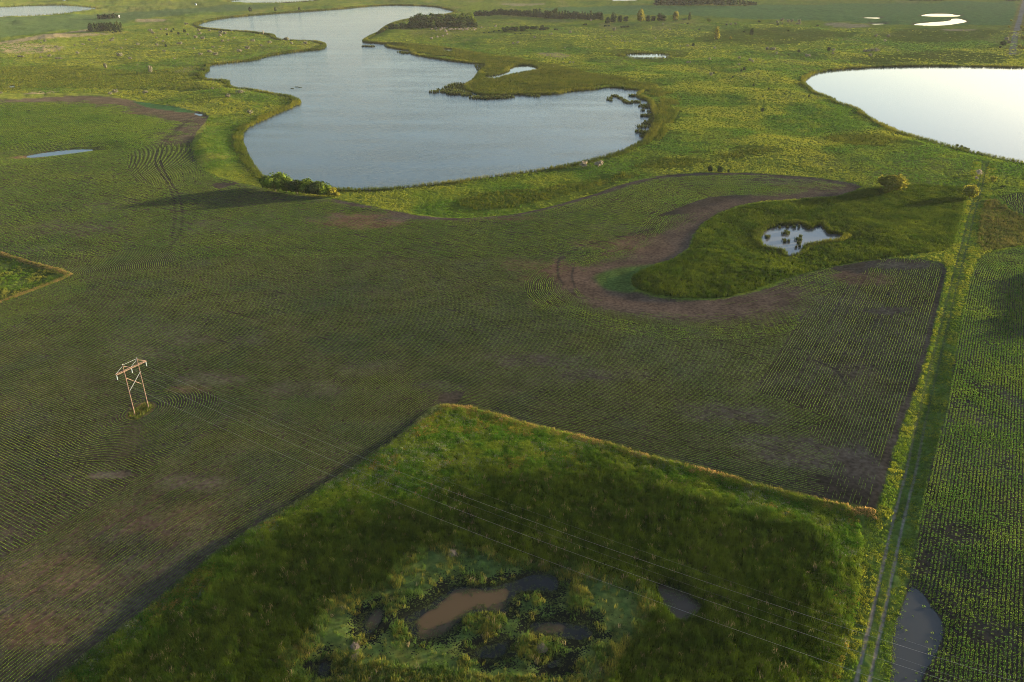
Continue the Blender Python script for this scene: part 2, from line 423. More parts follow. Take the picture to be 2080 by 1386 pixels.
DARKS = [  # cattail and sedge stands round the lakes
 [(740,85),(834,106),(960,131),(990,158),(892,187),(1000,203),(1160,188),(1250,181),(1300,188),(1312,220),(1325,242),(1308,284),(1340,295),(1375,240),(1388,195),(1310,165),(1190,150),(1110,125),(1000,112),(900,96),(800,86)],
 [(-50,140),(150,130),(260,150),(350,140),(420,135),(415,165),(462,182),(440,187),(300,182),(150,178),(-50,190)],
 [(920,410),(1000,391),(1080,383),(1180,373),(1240,365),(1300,332),(1400,320),(1560,305),(1580,315),(1450,335),(1300,358),(1150,398),(1050,423),(950,430)],
 [(1640,290),(1700,275),(1800,280),(1850,290),(1800,305),(1700,305)],
 [(1380,82),(1480,60),(1700,66),(1760,72),(1640,84),(1560,96),(1500,92)],
 [(1240,100),(1320,102),(1400,104),(1390,122),(1310,128),(1230,120)],
 [(1800,62),(1960,60),(2030,66),(2030,80),(1900,90),(1780,80)],
 [(1790,108),(1900,104),(2050,110),(2050,128),(1900,130),(1700,134)],
]
WLAKE = smooth_line(gps(LAKE), 1, True)
WRL = smooth_line(gps(RLAKE), 1, True)
WPONDS = {k: smooth_line(gps(v), 1, True) for k, v in PONDS.items()}
_c = WPONDS['inlet'].mean(0); WPONDS['inlet'] = fan_fill(WPONDS['inlet'], 2.5)
WMUD = {k: smooth_line(gps(v), 1, True) for k, v in MUD.items()}
_c = WMUD['reed_pond'].mean(0); WMUD['reed_pond'] = _c + (WMUD['reed_pond'] - _c) * np.array([1.04, 1.16]) - np.array([0, 1.5])
WFIELD = gps(FIELD); WTRI = gps(TRIANGLE); WISL = smooth_line(gps(ISLAND), 1, True)
WSM = smooth_line(gps(SMARSH), 1, True); WFM = gps(FMARSH); WFD = smooth_line(gps(FDARK), 1, True)
WSCUM = smooth_line(gps(SCUM), 1, True); WRF = gps(RFIELD); WRF2 = gps(RFIELD2); WEM = gps(EMARSH)
WTRACK = smooth_line(gps(TRACK), 2); WROAD = smooth_line(gps(ROAD), 2)
WFAR = gps(FARFIELD); WLF = gps(LFIELD)
WTIP = smooth_line(gps(TIPWEED), 1, True); WGW = smooth_line(gps(GREENWEED), 1, True)
ALLWATER = [WLAKE, WRL] + list(WPONDS.values()) + list(WMUD.values())

def water_sd(x, y, margin=30.0):
    d = np.full(x.shape, margin)
    for P in ALLWATER:
        d = np.minimum(d, sdist(P, x, y, margin))
    return d
def track_offset(x, y):
    """signed sideways distance from the farm track's centre line"""
    d = np.full(x.shape, 1e9); s = np.zeros(x.shape)
    for i in range(len(WTRACK) - 1):
        a = WTRACK[i]; b = WTRACK[i + 1]; e = b - a
        t = np.clip(((x - a[0]) * e[0] + (y - a[1]) * e[1]) / (e @ e), 0, 1)
        qx = x - a[0] - t * e[0]; qy = y - a[1] - t * e[1]
        q = np.hypot(qx, qy)
        m = q < d
        d = np.where(m, q, d)
        s = np.where(m, np.sign(e[0] * qy - e[1] * qx), s)
    return d * s
# soil patches: (px, py, rx, ry, colour, strength)
RED = (0.112, 0.066, 0.042); GREY = (0.074, 0.060, 0.049); DARK = (0.034, 0.028, 0.024); TAN = (0.14, 0.105, 0.065)
PATCH = [(745,452,125,22,RED,.95),(860,447,120,9,GREY,.9),(1000,448,120,8,RED,.6),(650,446,60,8,GREY,.5),(1300,505,125,26,RED,.95),(1330,500,60,12,TAN,.4),
 (1150,562,95,32,RED,.9),(1060,545,60,14,RED,.5),(1180,585,50,18,RED,.8),(1300,628,120,14,GREY,.95),(1240,605,40,14,GREY,.9),(1420,633,120,10,GREY,.7),(1380,500,30,30,GREY,.8),(1740,572,70,16,RED,.75),(1840,546,90,12,GREY,.95),(1650,380,120,16,RED,.55),(1600,372,160,10,GREY,.7),(1690,400,70,5,TAN,.8),
 (320,228,80,12,RED,.9),(380,240,40,9,DARK,.9),(120,205,160,5,GREY,.95),(250,211,90,6,RED,.9),(60,322,60,4,RED,.8),(200,305,25,4,DARK,.7),
 (120,1180,160,50,RED,.35),(300,1070,200,50,RED,.3),(60,1290,160,50,RED,.45),(400,985,120,22,GREY,.5),(225,975,40,10,GREY,1.0),(760,760,90,24,GREY,.35),(640,800,90,20,GREY,.5),(420,780,90,14,GREY,.55),(380,800,50,10,RED,.6),
 (1080,740,100,14,GREY,.55),(1200,770,120,14,GREY,.6),(1500,850,120,22,GREY,.6),(1620,930,140,40,GREY,.75),(1760,960,60,60,GREY,.7),(1690,1000,90,30,DARK,.8),(1780,640,70,8,GREY,.7),(1720,760,70,20,GREY,.35),
 (150,470,160,18,GREY,.4),(420,460,60,12,GREY,.4),(1250,470,80,10,TAN,.3),(2050,820,35,50,GREY,.7),(1990,800,20,40,DARK,.5),(1880,1000,14,22,DARK,.9),(1960,1090,60,26,DARK,.6),(2000,1290,80,30,DARK,.6),(1900,1150,60,50,DARK,.45),
 (430,700,120,12,GREY,.3),(880,790,60,10,GREY,.4),(20,1090,60,40,GREY,.4)]
# tyre tracks pressed through the crop
RUTS = [[(412,240),(380,250),(362,268),(340,290),(330,310),(325,330),(335,355),(350,380),(365,400),(372,430),(372,455),(368,480),(350,505)],
        [(398,236),(372,252),(355,270),(333,290),(318,315),(315,335),(322,350),(340,375),(352,398),(358,430),(356,455),(350,490)],
        [(1140,520),(1132,545),(1133,570),(1145,585)],[(1165,550),(1160,570),(1168,590)],[(1330,470),(1250,490),(1180,505),(1130,540)],
        [(200,300),(250,298),(262,302),(245,306)],[(1650,740),(1700,760),(1715,790)]]
WRUTS = [smooth_line(gps(r), 2) for r in RUTS]
def ell(cx, cy, rx, ry, x, y):
    """soft elliptical spot on the ground given in survey coordinates"""
    c = np.array(gp(cx, cy)); e1 = np.array(gp(cx + rx, cy)) - c; f1 = np.array(gp(cx, cy + ry)); f0 = np.array(gp(cx, cy - ry))
    ay = abs(f1[1] - f0[1]) / 2 + 1e-6; ax = abs(e1[0]) + 1e-6
    cc = (f0 + f1) / 2
    return np.sqrt(((x - cc[0] * .5 - c[0] * .5) / ax) ** 2 + ((y - cc[1]) / ay) ** 2)

def soil_patches(x, y, base):
    """returns colour and bareness (0..1)"""
    bare = np.zeros(x.shape)
    wob = (fbm(x, y, 14, 5) - .5) * 1.1 + (fbm(x, y, 3.0, 6) - .5) * .7
    for (cx, cy, rx, ry, colr, st) in PATCH:
        e = ell(cx, cy, rx, ry, x, y) + wob
        w = (1 - sstep(.35, 1.15, e)) * st
        m = w > .001
        if m.any():
            base[m] = base[m] * (1 - w[m, None]) + np.array(colr) * w[m, None]
            bare = np.maximum(bare, w * {RED: .82, GREY: .95, DARK: .85, TAN: .95}[colr])
    return base, bare

# ------------------------------------------------------------------ terrain height
def land_height(x, y, wsd, fld):
    n = (fbm(x, y, 130, 31, 2) - .5) * 5.5 + (fbm(x, y, 42, 32, 3) - .5) * 2.6
    far = sstep(500, 1300, y)
    n = n * (1 - fld) * (1 + .6 * far) + fld * (fbm(x, y, 90, 33, 2) - .5) * .8
    rise = sstep(0, 26, wsd)
    z = 0.12 + .35 * sstep(0, 5, wsd) + rise * (0.35 + n + .5)
    z = np.maximum(z, 0.05 + .12 * sstep(0, 3, wsd))
    return np.where(wsd < 0, -0.02 - np.clip(-wsd * .25, 0, 1.5), z)

def field_mask(x, y):
    f = np.minimum(sdist(WFIELD, x, y), np.minimum(sdist(WRF, x, y), sdist(WRF2, x, y)))
    f = np.maximum(f, -sdist(WTRI, x, y)); f = np.maximum(f, -sdist(WISL, x, y))
    return f
def height_at(x, y):
    x = np.atleast_1d(np.asarray(x, float)); y = np.atleast_1d(np.asarray(y, float))
    return land_height(x, y, water_sd(x, y), 1 - sstep(-2, 6, field_mask(x, y)))

# ------------------------------------------------------------------ terrain lattice
vin = np.linspace(1420, -14, 620)
down = (vin - 693) * CP + FPX * SP
Yin = (FPX * CP - (vin - 693) * SP) * CAM_H / down
Yr = np.r_[20, 40, 60, 75, 88, Yin, np.geomspace(Yin[-1] * 1.05, 9000, 26)]
Yr = np.unique(Yr)
ui = np.linspace(-1060, 1060, 860) / FPX
U = np.r_[-2.6, -2.0, -1.5, -1.2, -1.0, -.9, -.8, -.74, -.69, ui, .69, .74, .8, .9, 1.0, 1.2, 1.5, 2.0, 2.6]
U = np.unique(U)
DEP = depth_of(0, Yr)
GX = (U[None, :] * DEP[:, None]); GY = np.repeat(Yr[:, None], len(U), 1)
nr, nc = GX.shape
x = GX.ravel(); y = GY.ravel()
wsd = water_sd(x, y)
fsd = field_mask(x, y)
fld = 1 - sstep(-.6, .6, fsd + (fbm(x, y, 2.2, 8, 2) - .5) * 1.2)
z = land_height(x, y, wsd, 1 - sstep(-2, 6, fsd))

n60 = fbm(x, y, 60, 41); n15 = fbm(x, y, 15, 42); n4 = fbm(x, y, 4.5, 43); n200 = fbm(x, y, 260, 44)
def lerp(a, b, w):
    return a * (1 - w[:, None]) + np.array(b) * w[:, None]
# grassland: green to dry yellow-green
col = np.empty((len(x), 3)); col[:] = (0.112, 0.142, 0.016)
col = lerp(col, (0.074, 0.118, 0.016), sstep(.45, .7, n60))
col = lerp(col, (0.180, 0.168, 0.020), sstep(.5, .78, n15) * .4)
col = lerp(col, (0.200, 0.165, 0.050), sstep(.58, .82, fbm(x, y * .5, 40, 45)) * .55)
col = lerp(col, (0.042, 0.062, 0.010), sstep(.56, .75, n4) * .3)
col = lerp(col, (0.100, 0.105, 0.032), sstep(.5, .62, n200) * .3)
grassy = np.ones(len(x))
warp = (n4 - .5) * 5 + (n15 - .5) * 10
for P in DARKS:
    w = 1 - sstep(-14, 14, sdist(smooth_line(gps(P), 1, True), x, y) + warp + (n15 - .5) * 22 + (fbm(x, y, 40, 46) - .5) * 40)
    col = lerp(col, (0.062, 0.074, 0.010), w * .75)
w = 1 - sstep(-4, 4, sdist(WFAR, x, y)); col = lerp(col, (0.066, 0.118, 0.034), w); grassy *= 1 - .8 * w
far_w = w.copy()
w = 1 - sstep(-15, 15, sdist(WLF, x, y) + warp * 2); col = lerp(col, (0.050, 0.085, 0.030), w * .9); grassy *= 1 - .6 * w
for P in TANS:
    w = 1 - sstep(-3, 5, sdist(smooth_line(gps(P), 1, True), x, y) + warp * .7); col = lerp(col, (0.24, 0.18, 0.11), w * .8)
# shore fringe of dark wet ground
lk = np.minimum(sdist(WLAKE, x, y), sdist(WRL, x, y))
for k in ('oval', 'inlet', 'topleft', 'topmid'):
    lk = np.minimum(lk, sdist(WPONDS[k], x, y))
w = 1 - sstep(3, 11, lk + warp * .5); col = lerp(col, (0.048, 0.052, 0.016), w * .9)
for k in ('far_a', 'far_b', 'far_c', 'far_d', 'top_a', 'puddle', 'corner_puddle', 'small_a', 'left_spot'):
    w = 1 - sstep(1, 9, sdist(WPONDS[k], x, y) + warp * .4); col = lerp(col, (0.085, 0.070, 0.040), w * .8)
# marshes
sm = 1 - sstep(-.8, .8, sdist(WSM, x, y) + (n4 - .5) * 3)
col = lerp(col, (0.034, 0.046, 0.006), sm)
em = 1 - sstep(-.8, .8, sdist(WEM, x, y) + (n4 - .5) * 3); col = lerp(col, (0.055, 0.062, 0.018), em * .8)
fm = 1 - sstep(-.5, .5, sdist(WFM, x, y)); col = lerp(col, (0.038, 0.070, 0.010), fm)
fd = 1 - sstep(-14, 7, sdist(WFD, x, y) + (n4 - .5) * 10 + (n15 - .5) * 14); col = lerp(col, (0.011, 0.019, 0.004), fd)  # shade among the reeds painted in as a darker ground colour
# duckweed on the marsh, broken by dark water near the pools
md = np.full(len(x), 30.0)
for k, P in WMUD.items():
    if k not in ('field_pool', 'reed_pond'):
        md = np.minimum(md, sdist(P, x, y))
sc = 1 - sstep(-4, 1.5, sdist(WSCUM, x, y) + (fbm(x, y, 9, 51) - .5) * 9)
col = lerp(col, (0.064, 0.096, 0.024), sc); col = lerp(col, (0.115, 0.130, 0.032), sc * sstep(.42, .68, fbm(x, y, 3.2, 121)) * .8); col = lerp(col, (0.034, 0.052, 0.014), sc * sstep(.55, .7, fbm(x, y, 2.2, 122)) * .7)
speck = sc * np.clip(.18 + .62 * (1 - sstep(.2, 5.0, md + (fbm(x, y, 2.4, 123) - .5) * 5)) - .10 * sstep(4, 10, md) + (fbm(x, y, 5, 52) - .5) * .5, 0, 1)
grassy *= 1 - .9 * sc
grassy *= 1 - .4 * fm
# west parcel and pole island
tri = 1 - sstep(-.5, .5, sdist(WTRI, x, y) + (n4 - .5) * 1.5)
tc_ = lerp(np.tile(np.array([[.065, .085, .02]]), (len(x), 1)), (0.045, 0.060, 0.014), sstep(.45, .6, n15))
col = col * (1 - tri[:, None]) + tc_ * tri[:, None]
edge = tri * (1 - sstep(0.5, 3.5, -sdist(WTRI, x, y)) ); col = lerp(col, (0.17, 0.12, 0.05), edge * .6)
# crop soil
soil = np.empty((len(x), 3)); soil[:] = (0.048, 0.037, 0.027)
soil = lerp(soil, (0.038, 0.033, 0.028), sstep(.45, .7, n15))
soil = lerp(soil, (0.066, 0.054, 0.043), sstep(.55, .75, n60) * .6)
soil, bare_g = soil_patches(x, y, soil)
i = np.nonzero(fsd < 0)[0]
ww = (1 - sstep(3, 8, seg_dist(gps([(490,377),(620,403),(720,417),(840,441),(940,448),(1060,437),(1160,412),(1250,383),(1330,363),(1440,355),(1590,361),(1735,378)]), x[i], y[i]) + (n15[i] - .5) * 8)) * .8
soil[i] = soil[i] * (1 - ww[:, None]) + np.array((.072, .054, .044)) * ww[:, None]
bare_g[i] = np.maximum(bare_g[i], ww)
BAYLINE = resample(smooth_line(gps([(40,206),(150,201),(230,206),(300,220),(350,230),(395,241),(415,246),(404,258),(388,280)]), 2), 2.0)
TIPLINE = resample(smooth_line(gps([(1740,398),(1660,403),(1600,409),(1550,413),(1500,422),(1460,436),(1420,462),(1398,492),(1380,515),(1330,541),(1260,560),(1205,573),(1190,590),(1215,608),(1290,628),(1400,640),(1500,630),(1580,608)]), 2), 2.0)
i = np.nonzero((fsd < 0) & (x < -100) & (y > 480))[0]
ww = (1 - sstep(2, 40, seg_dist(BAYLINE, x[i], y[i]) + (n15[i] - .5) * 26)) * .9
soil[i] = soil[i] * (1 - ww[:, None]) + np.array((.082, .060, .044)) * ww[:, None]
bare_g[i] = np.maximum(bare_g[i], ww)
i = np.nonzero((fsd < 0) & (x > 0) & (x < 260) & (y > 240) & (y < 440))[0]
tipd = seg_dist(TIPLINE, x[i], y[i])
ww = (1 - sstep(1, 20, tipd + (n15[i] - .5) * 9 + (n4[i] - .5) * 2)) * .95
soil[i] = soil[i] * (1 - ww[:, None]) + np.array((.100, .065, .046)) * ww[:, None]
bare_g[i] = np.maximum(bare_g[i], ww)
for P in WRUTS:
    lo = P.min(0) - 3; hi = P.max(0) + 3
    i = np.nonzero((x > lo[0]) & (x < hi[0]) & (y > lo[1]) & (y < hi[1]))[0]
    if len(i):
        ww = (1 - sstep(.25, .75, seg_dist(P, x[i], y[i]))) * .75
        soil[i] = soil[i] * (1 - ww[:, None]) + np.array((.032, .028, .024)) * ww[:, None]
# green far crop where the rows can no longer be told apart
crop_far = sstep(420, 640, y) * (1 - bare_g) * (1 - sstep(.6, .8, n15) * .4)
soil = lerp(soil, (0.052, 0.080, 0.024), crop_far * .55)
col = col * (1 - fld[:, None]) + soil * fld[:, None]
grassy = grassy * (1 - fld) + .15 * fld
w = (1 - sstep(-1, 1, sdist(WGW, x, y))); col = lerp(col, (0.035, 0.085, 0.030), w)
w = (1 - sstep(-1.5, 2.5, sdist(WTIP, x, y) + warp * .3)); col = lerp(col, (0.060, 0.090, 0.022), w); grassy = np.maximum(grassy, w * .8)
isl = 1 - sstep(-.6, .6, sdist(WISL, x, y) + (n4 - .5)); col = lerp(col, (0.20, 0.095, 0.05), isl)
# farm track
toff = track_offset(x, y)
near = 1 - sstep(130, 210, y)
verge = 1 - sstep(4.5, 6.5, np.abs(toff) + (n4 - .5) * 2)
verge *= (1 - fld)
col = lerp(col, (0.070, 0.105, 0.022), verge * .9)
rutw = np.minimum(np.abs(toff - 1.05), np.abs(toff + 1.05))
rw = (1 - sstep(.16, .46, rutw + (n4 - .5) * .35)) * (.55 + .45 * near)
rutcol = lerp(np.tile(np.array([[.085, .085, .040]]), (len(x), 1)), (0.20, 0.165, 0.125), near)
col = col * (1 - rw[:, None]) + rutcol * rw[:, None]
grassy *= 1 - .7 * rw
z = z - rw * .10
# gravel road
rd = seg_dist(WROAD, x, y)
w = 1 - sstep(3.4, 4.6, rd); col = lerp(col, (0.15, 0.13, 0.11), w); grassy *= 1 - .9 * w
wv = (1 - sstep(6, 11, rd)) * (1 - w); col = lerp(col, (0.15, 0.115, 0.035), wv * .8)
# under water
wet = 1 - sstep(-.3, .4, wsd); col = lerp(col, (0.040, 0.035, 0.025), wet)
# relief of tussocks and hummocks
shore = np.exp(-(md / 1.6) ** 2); z = z + shore * (fbm(x, y, 1.5, 124, 2) - .5) * .34
bumpy = grassy * (1 - wet) * sstep(0, 3, wsd)
z = z + bumpy * ((n4 - .5) * .55 + (vnoise(x, y, 1.4, 61) - .5) * .28 + sstep(250, 700, y) * (fbm(x, y, 9, 62) - .5) * .9)

ids = np.arange(nr * nc).reshape(nr, nc)
F = np.stack([ids[:-1, :-1], ids[:-1, 1:], ids[1:, 1:], ids[1:, :-1]], -1).reshape(-1, 4)
V = np.c_[x, y, z]
fi = F[:, 0]
zone = np.zeros(len(F), int)                       # 0 grassland
zone[(np.minimum(1 - fm, 1 - sm)[fi] < .5)] = 1    # marsh
zone[(em[fi] > .5)] = 1
zone[fld[fi] > .5] = 2
zone[(np.abs(toff[fi]) < 1.9) & (verge[fi] > .5)] = 3
zone[(rd[fi] < 4.9)] = 4
zone[wsd[fi] < -.2] = 5
zone[(far_w[fi] > .5) & (wsd[fi] > 0)] = 6
for k, nm in enumerate(['grassland', 'marsh_ground', 'field_soil', 'farm_track', 'gravel_road', 'lake_bed', 'far_field']):
    sel = F[zone == k]
    if not len(sel):
        continue
    u, inv = np.unique(sel, return_inverse=True)
    me = mesh_np(nm, V[u], inv.reshape(-1, 4), True)
    add_attr(me, 'Col', np.c_[col[u], np.ones(len(u))], 'FLOAT_COLOR')
    add_attr(me, 'grassy', grassy[u])
    add_attr(me, 'speck', speck[u])
    link(nm, me, M['ground'], kind='structure')

# ------------------------------------------------------------------ water sheets (level 0, the banks rise out of them)
def water(name, P, mat, grow):
    import bmesh
    Q = fan_fill(P, grow)
    bm = bmesh.new()
    vs = [bm.verts.new((a, b, 0)) for a, b in Q]
    es = [bm.edges.new((vs[i], vs[(i + 1) % len(vs)])) for i in range(len(vs))]
    bmesh.ops.triangle_fill(bm, use_beauty=True, edges=es)
    bmesh.ops.recalc_face_normals(bm, faces=bm.faces)
    for f in bm.faces:
        if f.normal.z < 0:
            f.normal_flip()
    me = bpy.data.meshes.new(name)
    bm.to_mesh(me); bm.free()
    return link(name, me, mat, kind='structure')
water('lake', WLAKE, M['lake'], .5)
water('lake', WRL, M['calm'], .5)
for k, P in WPONDS.items():
    water('puddle' if 'puddle' in k else 'pond', P, M['lake'] if k in ('topleft', 'topmid', 'top_a', 'top_b') else M['calm'] if k == 'oval' else M['pond'], .3)
WSILT = [fan_fill(smooth_line(gps(s), 1, True), .8) for s in SILT]
for k, P in WMUD.items():
    lo = P.min(0) - 1; hi = P.max(0) + 1
    xs = np.arange(lo[0], hi[0], .3); ys = np.arange(lo[1], hi[1], .3)
    xx, yy = np.meshgrid(xs, ys)
    s = sdist(P, xx.ravel(), yy.ravel())
    ii = np.arange(xx.size).reshape(xx.shape)
    f = np.stack([ii[:-1, :-1], ii[:-1, 1:], ii[1:, 1:], ii[1:, :-1]], -1).reshape(-1, 4)
    f = f[(s[f] < .6).any(1)]
    u, inv = np.unique(f, return_inverse=True)
    X, Y = xx.ravel()[u], yy.ravel()[u]
    if k == 'field_pool':
        c = np.tile(np.array([[.027, .029, .030]]), (len(u), 1))
    elif k == 'reed_pond':
        c = np.tile(np.array([[.070, .070, .069]]), (len(u), 1))  # pale sky sheen of the reed pond put into its base colour
    elif k == 'marsh_right':
        c = np.tile(np.array([[.040, .027, .015]]), (len(u), 1))
    else:
        c = np.tile(np.array([[.005, .006, .005]]), (len(u), 1))
        for S in WSILT:
            w = 1 - sstep(-.7, .15, sdist(S, X, Y) + (fbm(X, Y, 3, 71) - .5) * 1.4)
            c = lerp(c, (0.056, 0.036, 0.015), w)
    me = mesh_np('pool', np.c_[X, Y, np.zeros(len(u))], inv.reshape(-1, 4))
    add_attr(me, 'Col', np.c_[c, np.ones(len(u))], 'FLOAT_COLOR')
    link('pond' if k == 'reed_pond' else 'muddy_pool', me, M['mud'], kind='structure')

# ------------------------------------------------------------------ crop rows
ROW = 0.762
G_TIP = resample(smooth_line(gps([(1660,403),(1600,409),(1550,413),(1500,422),(1460,436),(1420,462),(1398,492),(1380,515),(1330,541),(1260,560),(1205,573),(1190,590),(1215,608),(1290,628),(1400,640),(1500,630),(1580,608),(1650,583),(1720,560)]), 2), 1.0)
G_NW = resample(smooth_line(gps([(424,243),(415,255),(400,272),(391,292),(392,310),(402,335),(420,352),(450,368),(490,377),(535,386)]), 2), 1.5)
G_TRI = resample(gps([(-100,497),(0,515),(40,528),(90,543),(130,552),(149,563),(120,577),(60,600),(0,622),(-100,652)]), 1.0)
G_N = resample(smooth_line(gps([(490,377),(535,386),(570,396),(620,403),(680,409),(720,417),(780,429),(840,441),(890,446),(940,448),(1000,444),(1060,437),(1110,426),(1160,412),(1210,397),(1250,383),(1290,372),(1330,363),(1380,358),(1440,355),(1520,356),(1590,361),(1650,365),(1700,372),(1735,378)]), 1), 2.0)
G_SW = resample(smooth_line(gps([(893,829),(870,842),(840,868),(800,900),(740,940),(690,975),(640,1005),(600,1030),(550,1060),(500,1090),(440,1130),(390,1170),(330,1220),(260,1275),(200,1320),(150,1360),(120,1386),(40,1460)]), 1), 1.0)
_e = G_SW[0] - G_SW[12]; _e = _e / np.linalg.norm(_e)
G_SW = np.vstack([G_SW[0] + _e * np.arange(60, 0, -1.0)[:, None], G_SW])
G_NE = resample(gps([(930,827),(970,833),(1010,845),(1060,862),(1120,878),(1180,890),(1250,908),(1320,930),(1400,950),(1470,968),(1540,987),(1600,1003),(1680,1020)]), 1.0)
G_ISL = resample(np.vstack([WISL, WISL[:1]]), .6)
P_C = gps([(900,826),(880,822),(850,795),(822,757),(785,728),(745,735),(640,790),(520,850),(380,907),(265,990),(0,1145),(-320,1330),(-320,1460),(40,1460),(120,1386),(260,1275),(500,1090),(690,975),(840,868)])
P_B = gps([(1795,532),(1640,632),(1535,803),(1690,858),(1640,880),(1690,932),(1668,1024),(1780,1046),(1925,556),(1860,530)])
P_E = smooth_line(gps([(105,925),(190,888),(250,848),(300,812),(350,788),(410,792),(462,828),(445,870),(380,905),(300,935),(200,952),(130,950)]), 2, True)
P_G = gps([(100,555),(165,545),(230,520),(300,505),(352,512),(358,535),(320,555),(230,560),(150,572)])
P_H = smooth_line(gps([(-150,640),(0,620),(60,600),(120,577),(150,570),(190,585),(150,612),(80,640),(0,685),(-150,750)]), 1, True)
P_ARM = gps([(1240,380),(1300,365),(1400,352),(1520,352),(1755,378),(1755,392),(1600,412),(1480,428),(1390,440),(1330,445),(1270,430)])
P_NWARC = gps([(424,300),(380,290),(300,297),(262,320),(260,345),(280,375),(330,385),(400,382),(470,376)])
G_EE = gps([(1912,541),(1922,556),(1917,580),(1898,660),(1878,740),(1858,800),(1828,880),(1808,940),(1793,1000),(1781,1044)])
ANG = R(-29.5); ANG_B = R(59.5)

def row_zone(x, y):
    """which drilling pattern covers a spot: 0 none, 1 main, 2 south-west, 3 east block, 4 round the tip, 5 north-west arc, 6 round the pole, 7 fan, 8 green strip, 9 north headland, 10 north-east headland"""
    zn = np.zeros(x.shape, int)
    inf = inside(WFIELD, x, y) & ~inside(WTRI, x, y)
    zn[inf] = 1
    m = inf & inside(P_ARM, x, y); zn[m] = 9
    i = np.nonzero(inf)[0]
    if len(i):
        xi, yi = x[i], y[i]
        dn = seg_dist(G_N[::4], xi, yi); zn[i[(dn < 15) & (zn[i] == 1)]] = 9
        dne = seg_dist(G_NE[::8], xi, yi); zn[i[(dne < 7) & (zn[i] == 1)]] = 10
        dt = seg_dist(G_TIP[::4], xi, yi); zn[i[(dt < 25) & (zn[i] == 1)]] = 4
    zn[inf & inside(P_NWARC, x, y)] = 5
    zn[inf & inside(P_G, x, y)] = 7
    zn[inf & inside(P_H, x, y)] = 8
    zn[inf & inside(P_C, x, y)] = 2
    zn[inf & inside(P_B, x, y)] = 3
    zn[inf & inside(P_E, x, y)] = 6
    return zn

rows_P = []; rows_Z = []
def seg_params(p0, d, length):
    s = [0.0]
    out = []
    pos = 0.0
    while pos < length:
        dd = depth_of(p0[0] + d[0] * pos, p0[1] + d[1] * pos)
        out.append(pos)
        pos += 1.15 if dd < 340 else (2.8 if dd < 520 else 6.0)
    return np.array(out)
def straight_rows(P, ang, zid, x_lim=None):
    d = np.array([math.cos(ang), math.sin(ang)]); n = np.array([-d[1], d[0]])
    a = P @ d; b = P @ n
    k0 = int(b.min() / ROW); k1 = int(b.max() / ROW) + 1
    for k in range(k0, k1):
        off = k * ROW
        # crossings of the row with the outline
        ts = []
        for i in range(len(P)):
            b0, b1 = b[i], b[(i + 1) % len(P)]
            if (b0 > off) != (b1 > off):
                t = (off - b0) / (b1 - b0); ts.append(a[i] + t * (a[(i + 1) % len(P)] - a[i]))
        ts.sort()
        for j in range(0, len(ts) - 1, 2):
            if ts[j + 1] - ts[j] < 2:
                continue
            p0 = d * ts[j] + n * off
            s = seg_params(p0, d, ts[j + 1] - ts[j])
            rows_P.append(p0 + d * s[:, None]); rows_Z.append(zid)
def offset_rows(G, dmax, zid, side=1, closed=False, d0=.4):
    t = np.gradient(G, axis=0); t /= np.linalg.norm(t, axis=1)[:, None] + 1e-9
    if closed:
        t[0] = t[-1] = (G[1] - G[-2]) / np.linalg.norm(G[1] - G[-2])
    for _ in range(3):
        t2 = t.copy(); t2[1:-1] = (t[:-2] + t[1:-1] + t[2:]) / 3; t = t2 / np.linalg.norm(t2, axis=1)[:, None]
    n = np.c_[-t[:, 1], t[:, 0]] * side
    # fan out round sharp convex corners
    for k in range(int(dmax / ROW)):
        dd = d0 + k * ROW
        Q = G + n * dd
        gaps = np.hypot(*np.diff(Q, axis=0).T)
        if gaps.max() > 1.6:
            Q = resample_dir(G, n, dd)
        ok = seg_dist(G[::2] if len(G) > 60 else G, Q[:, 0], Q[:, 1]) > dd - .35
        Q2 = Q.copy(); Q2[~ok] = np.nan
        dq = depth_of(*Q.mean(0)); step = 1 if dq < 340 else (3 if dq < 520 else 5)
        rows_P.append(Q2[::step]); rows_Z.append(zid)
def resample_dir(G, n, dd):
    out = []
    for i in range(len(G) - 1):
        m = max(1, int(np.hypot(*(G[i + 1] + n[i + 1] * dd - G[i] - n[i] * dd)) / 1.2) + 1)
        for j in range(m):
            f = j / m
            nn = n[i] * (1 - f) + n[i + 1] * f
            nn /= np.linalg.norm(nn) + 1e-9
            out.append(G[i] * (1 - f) + G[i + 1] * f + nn * dd)
    return np.array(out)
straight_rows(WFIELD, ANG, 1)
straight_rows(P_B, ANG_B, 3)
straight_rows(WRF2, ANG_B, 20)
RFc = gps([(1812,1440),(1822,1330),(1835,1220),(1855,1120),(1873,1020),(1893,940),(1918,850),(1938,740),(1953,640),(1970,570),(1985,535),(2005,521),(2080,507),(2260,490),(2350,700),(2300,1100),(2250,1440)])
NEAR_R = len(rows_P)
offset_rows(G_SW, 75, 2, -1)
offset_rows(G_TIP, 26, 4, -1)
offset_rows(G_TIP, 26, 4, 1)
offset_rows(G_NW, 45, 5, -1)
offset_rows(G_NW, 45, 5, 1)
offset_rows(G_TRI, 45, 7, 1)
offset_rows(G_TRI, 14, 8, -1)
offset_rows(G_TRI, 30, 8, 1)
offset_rows(G_N, 48, 9, -1)
offset_rows(G_NE, 8, 10, 1)
offset_rows(G_ISL, 30, 6, -1, True)
offset_rows(G_ISL, 30, 6, 1, True)

main_P, main_Z = rows_P, rows_Z
print('rows', sum(len(p) for p in rows_P))

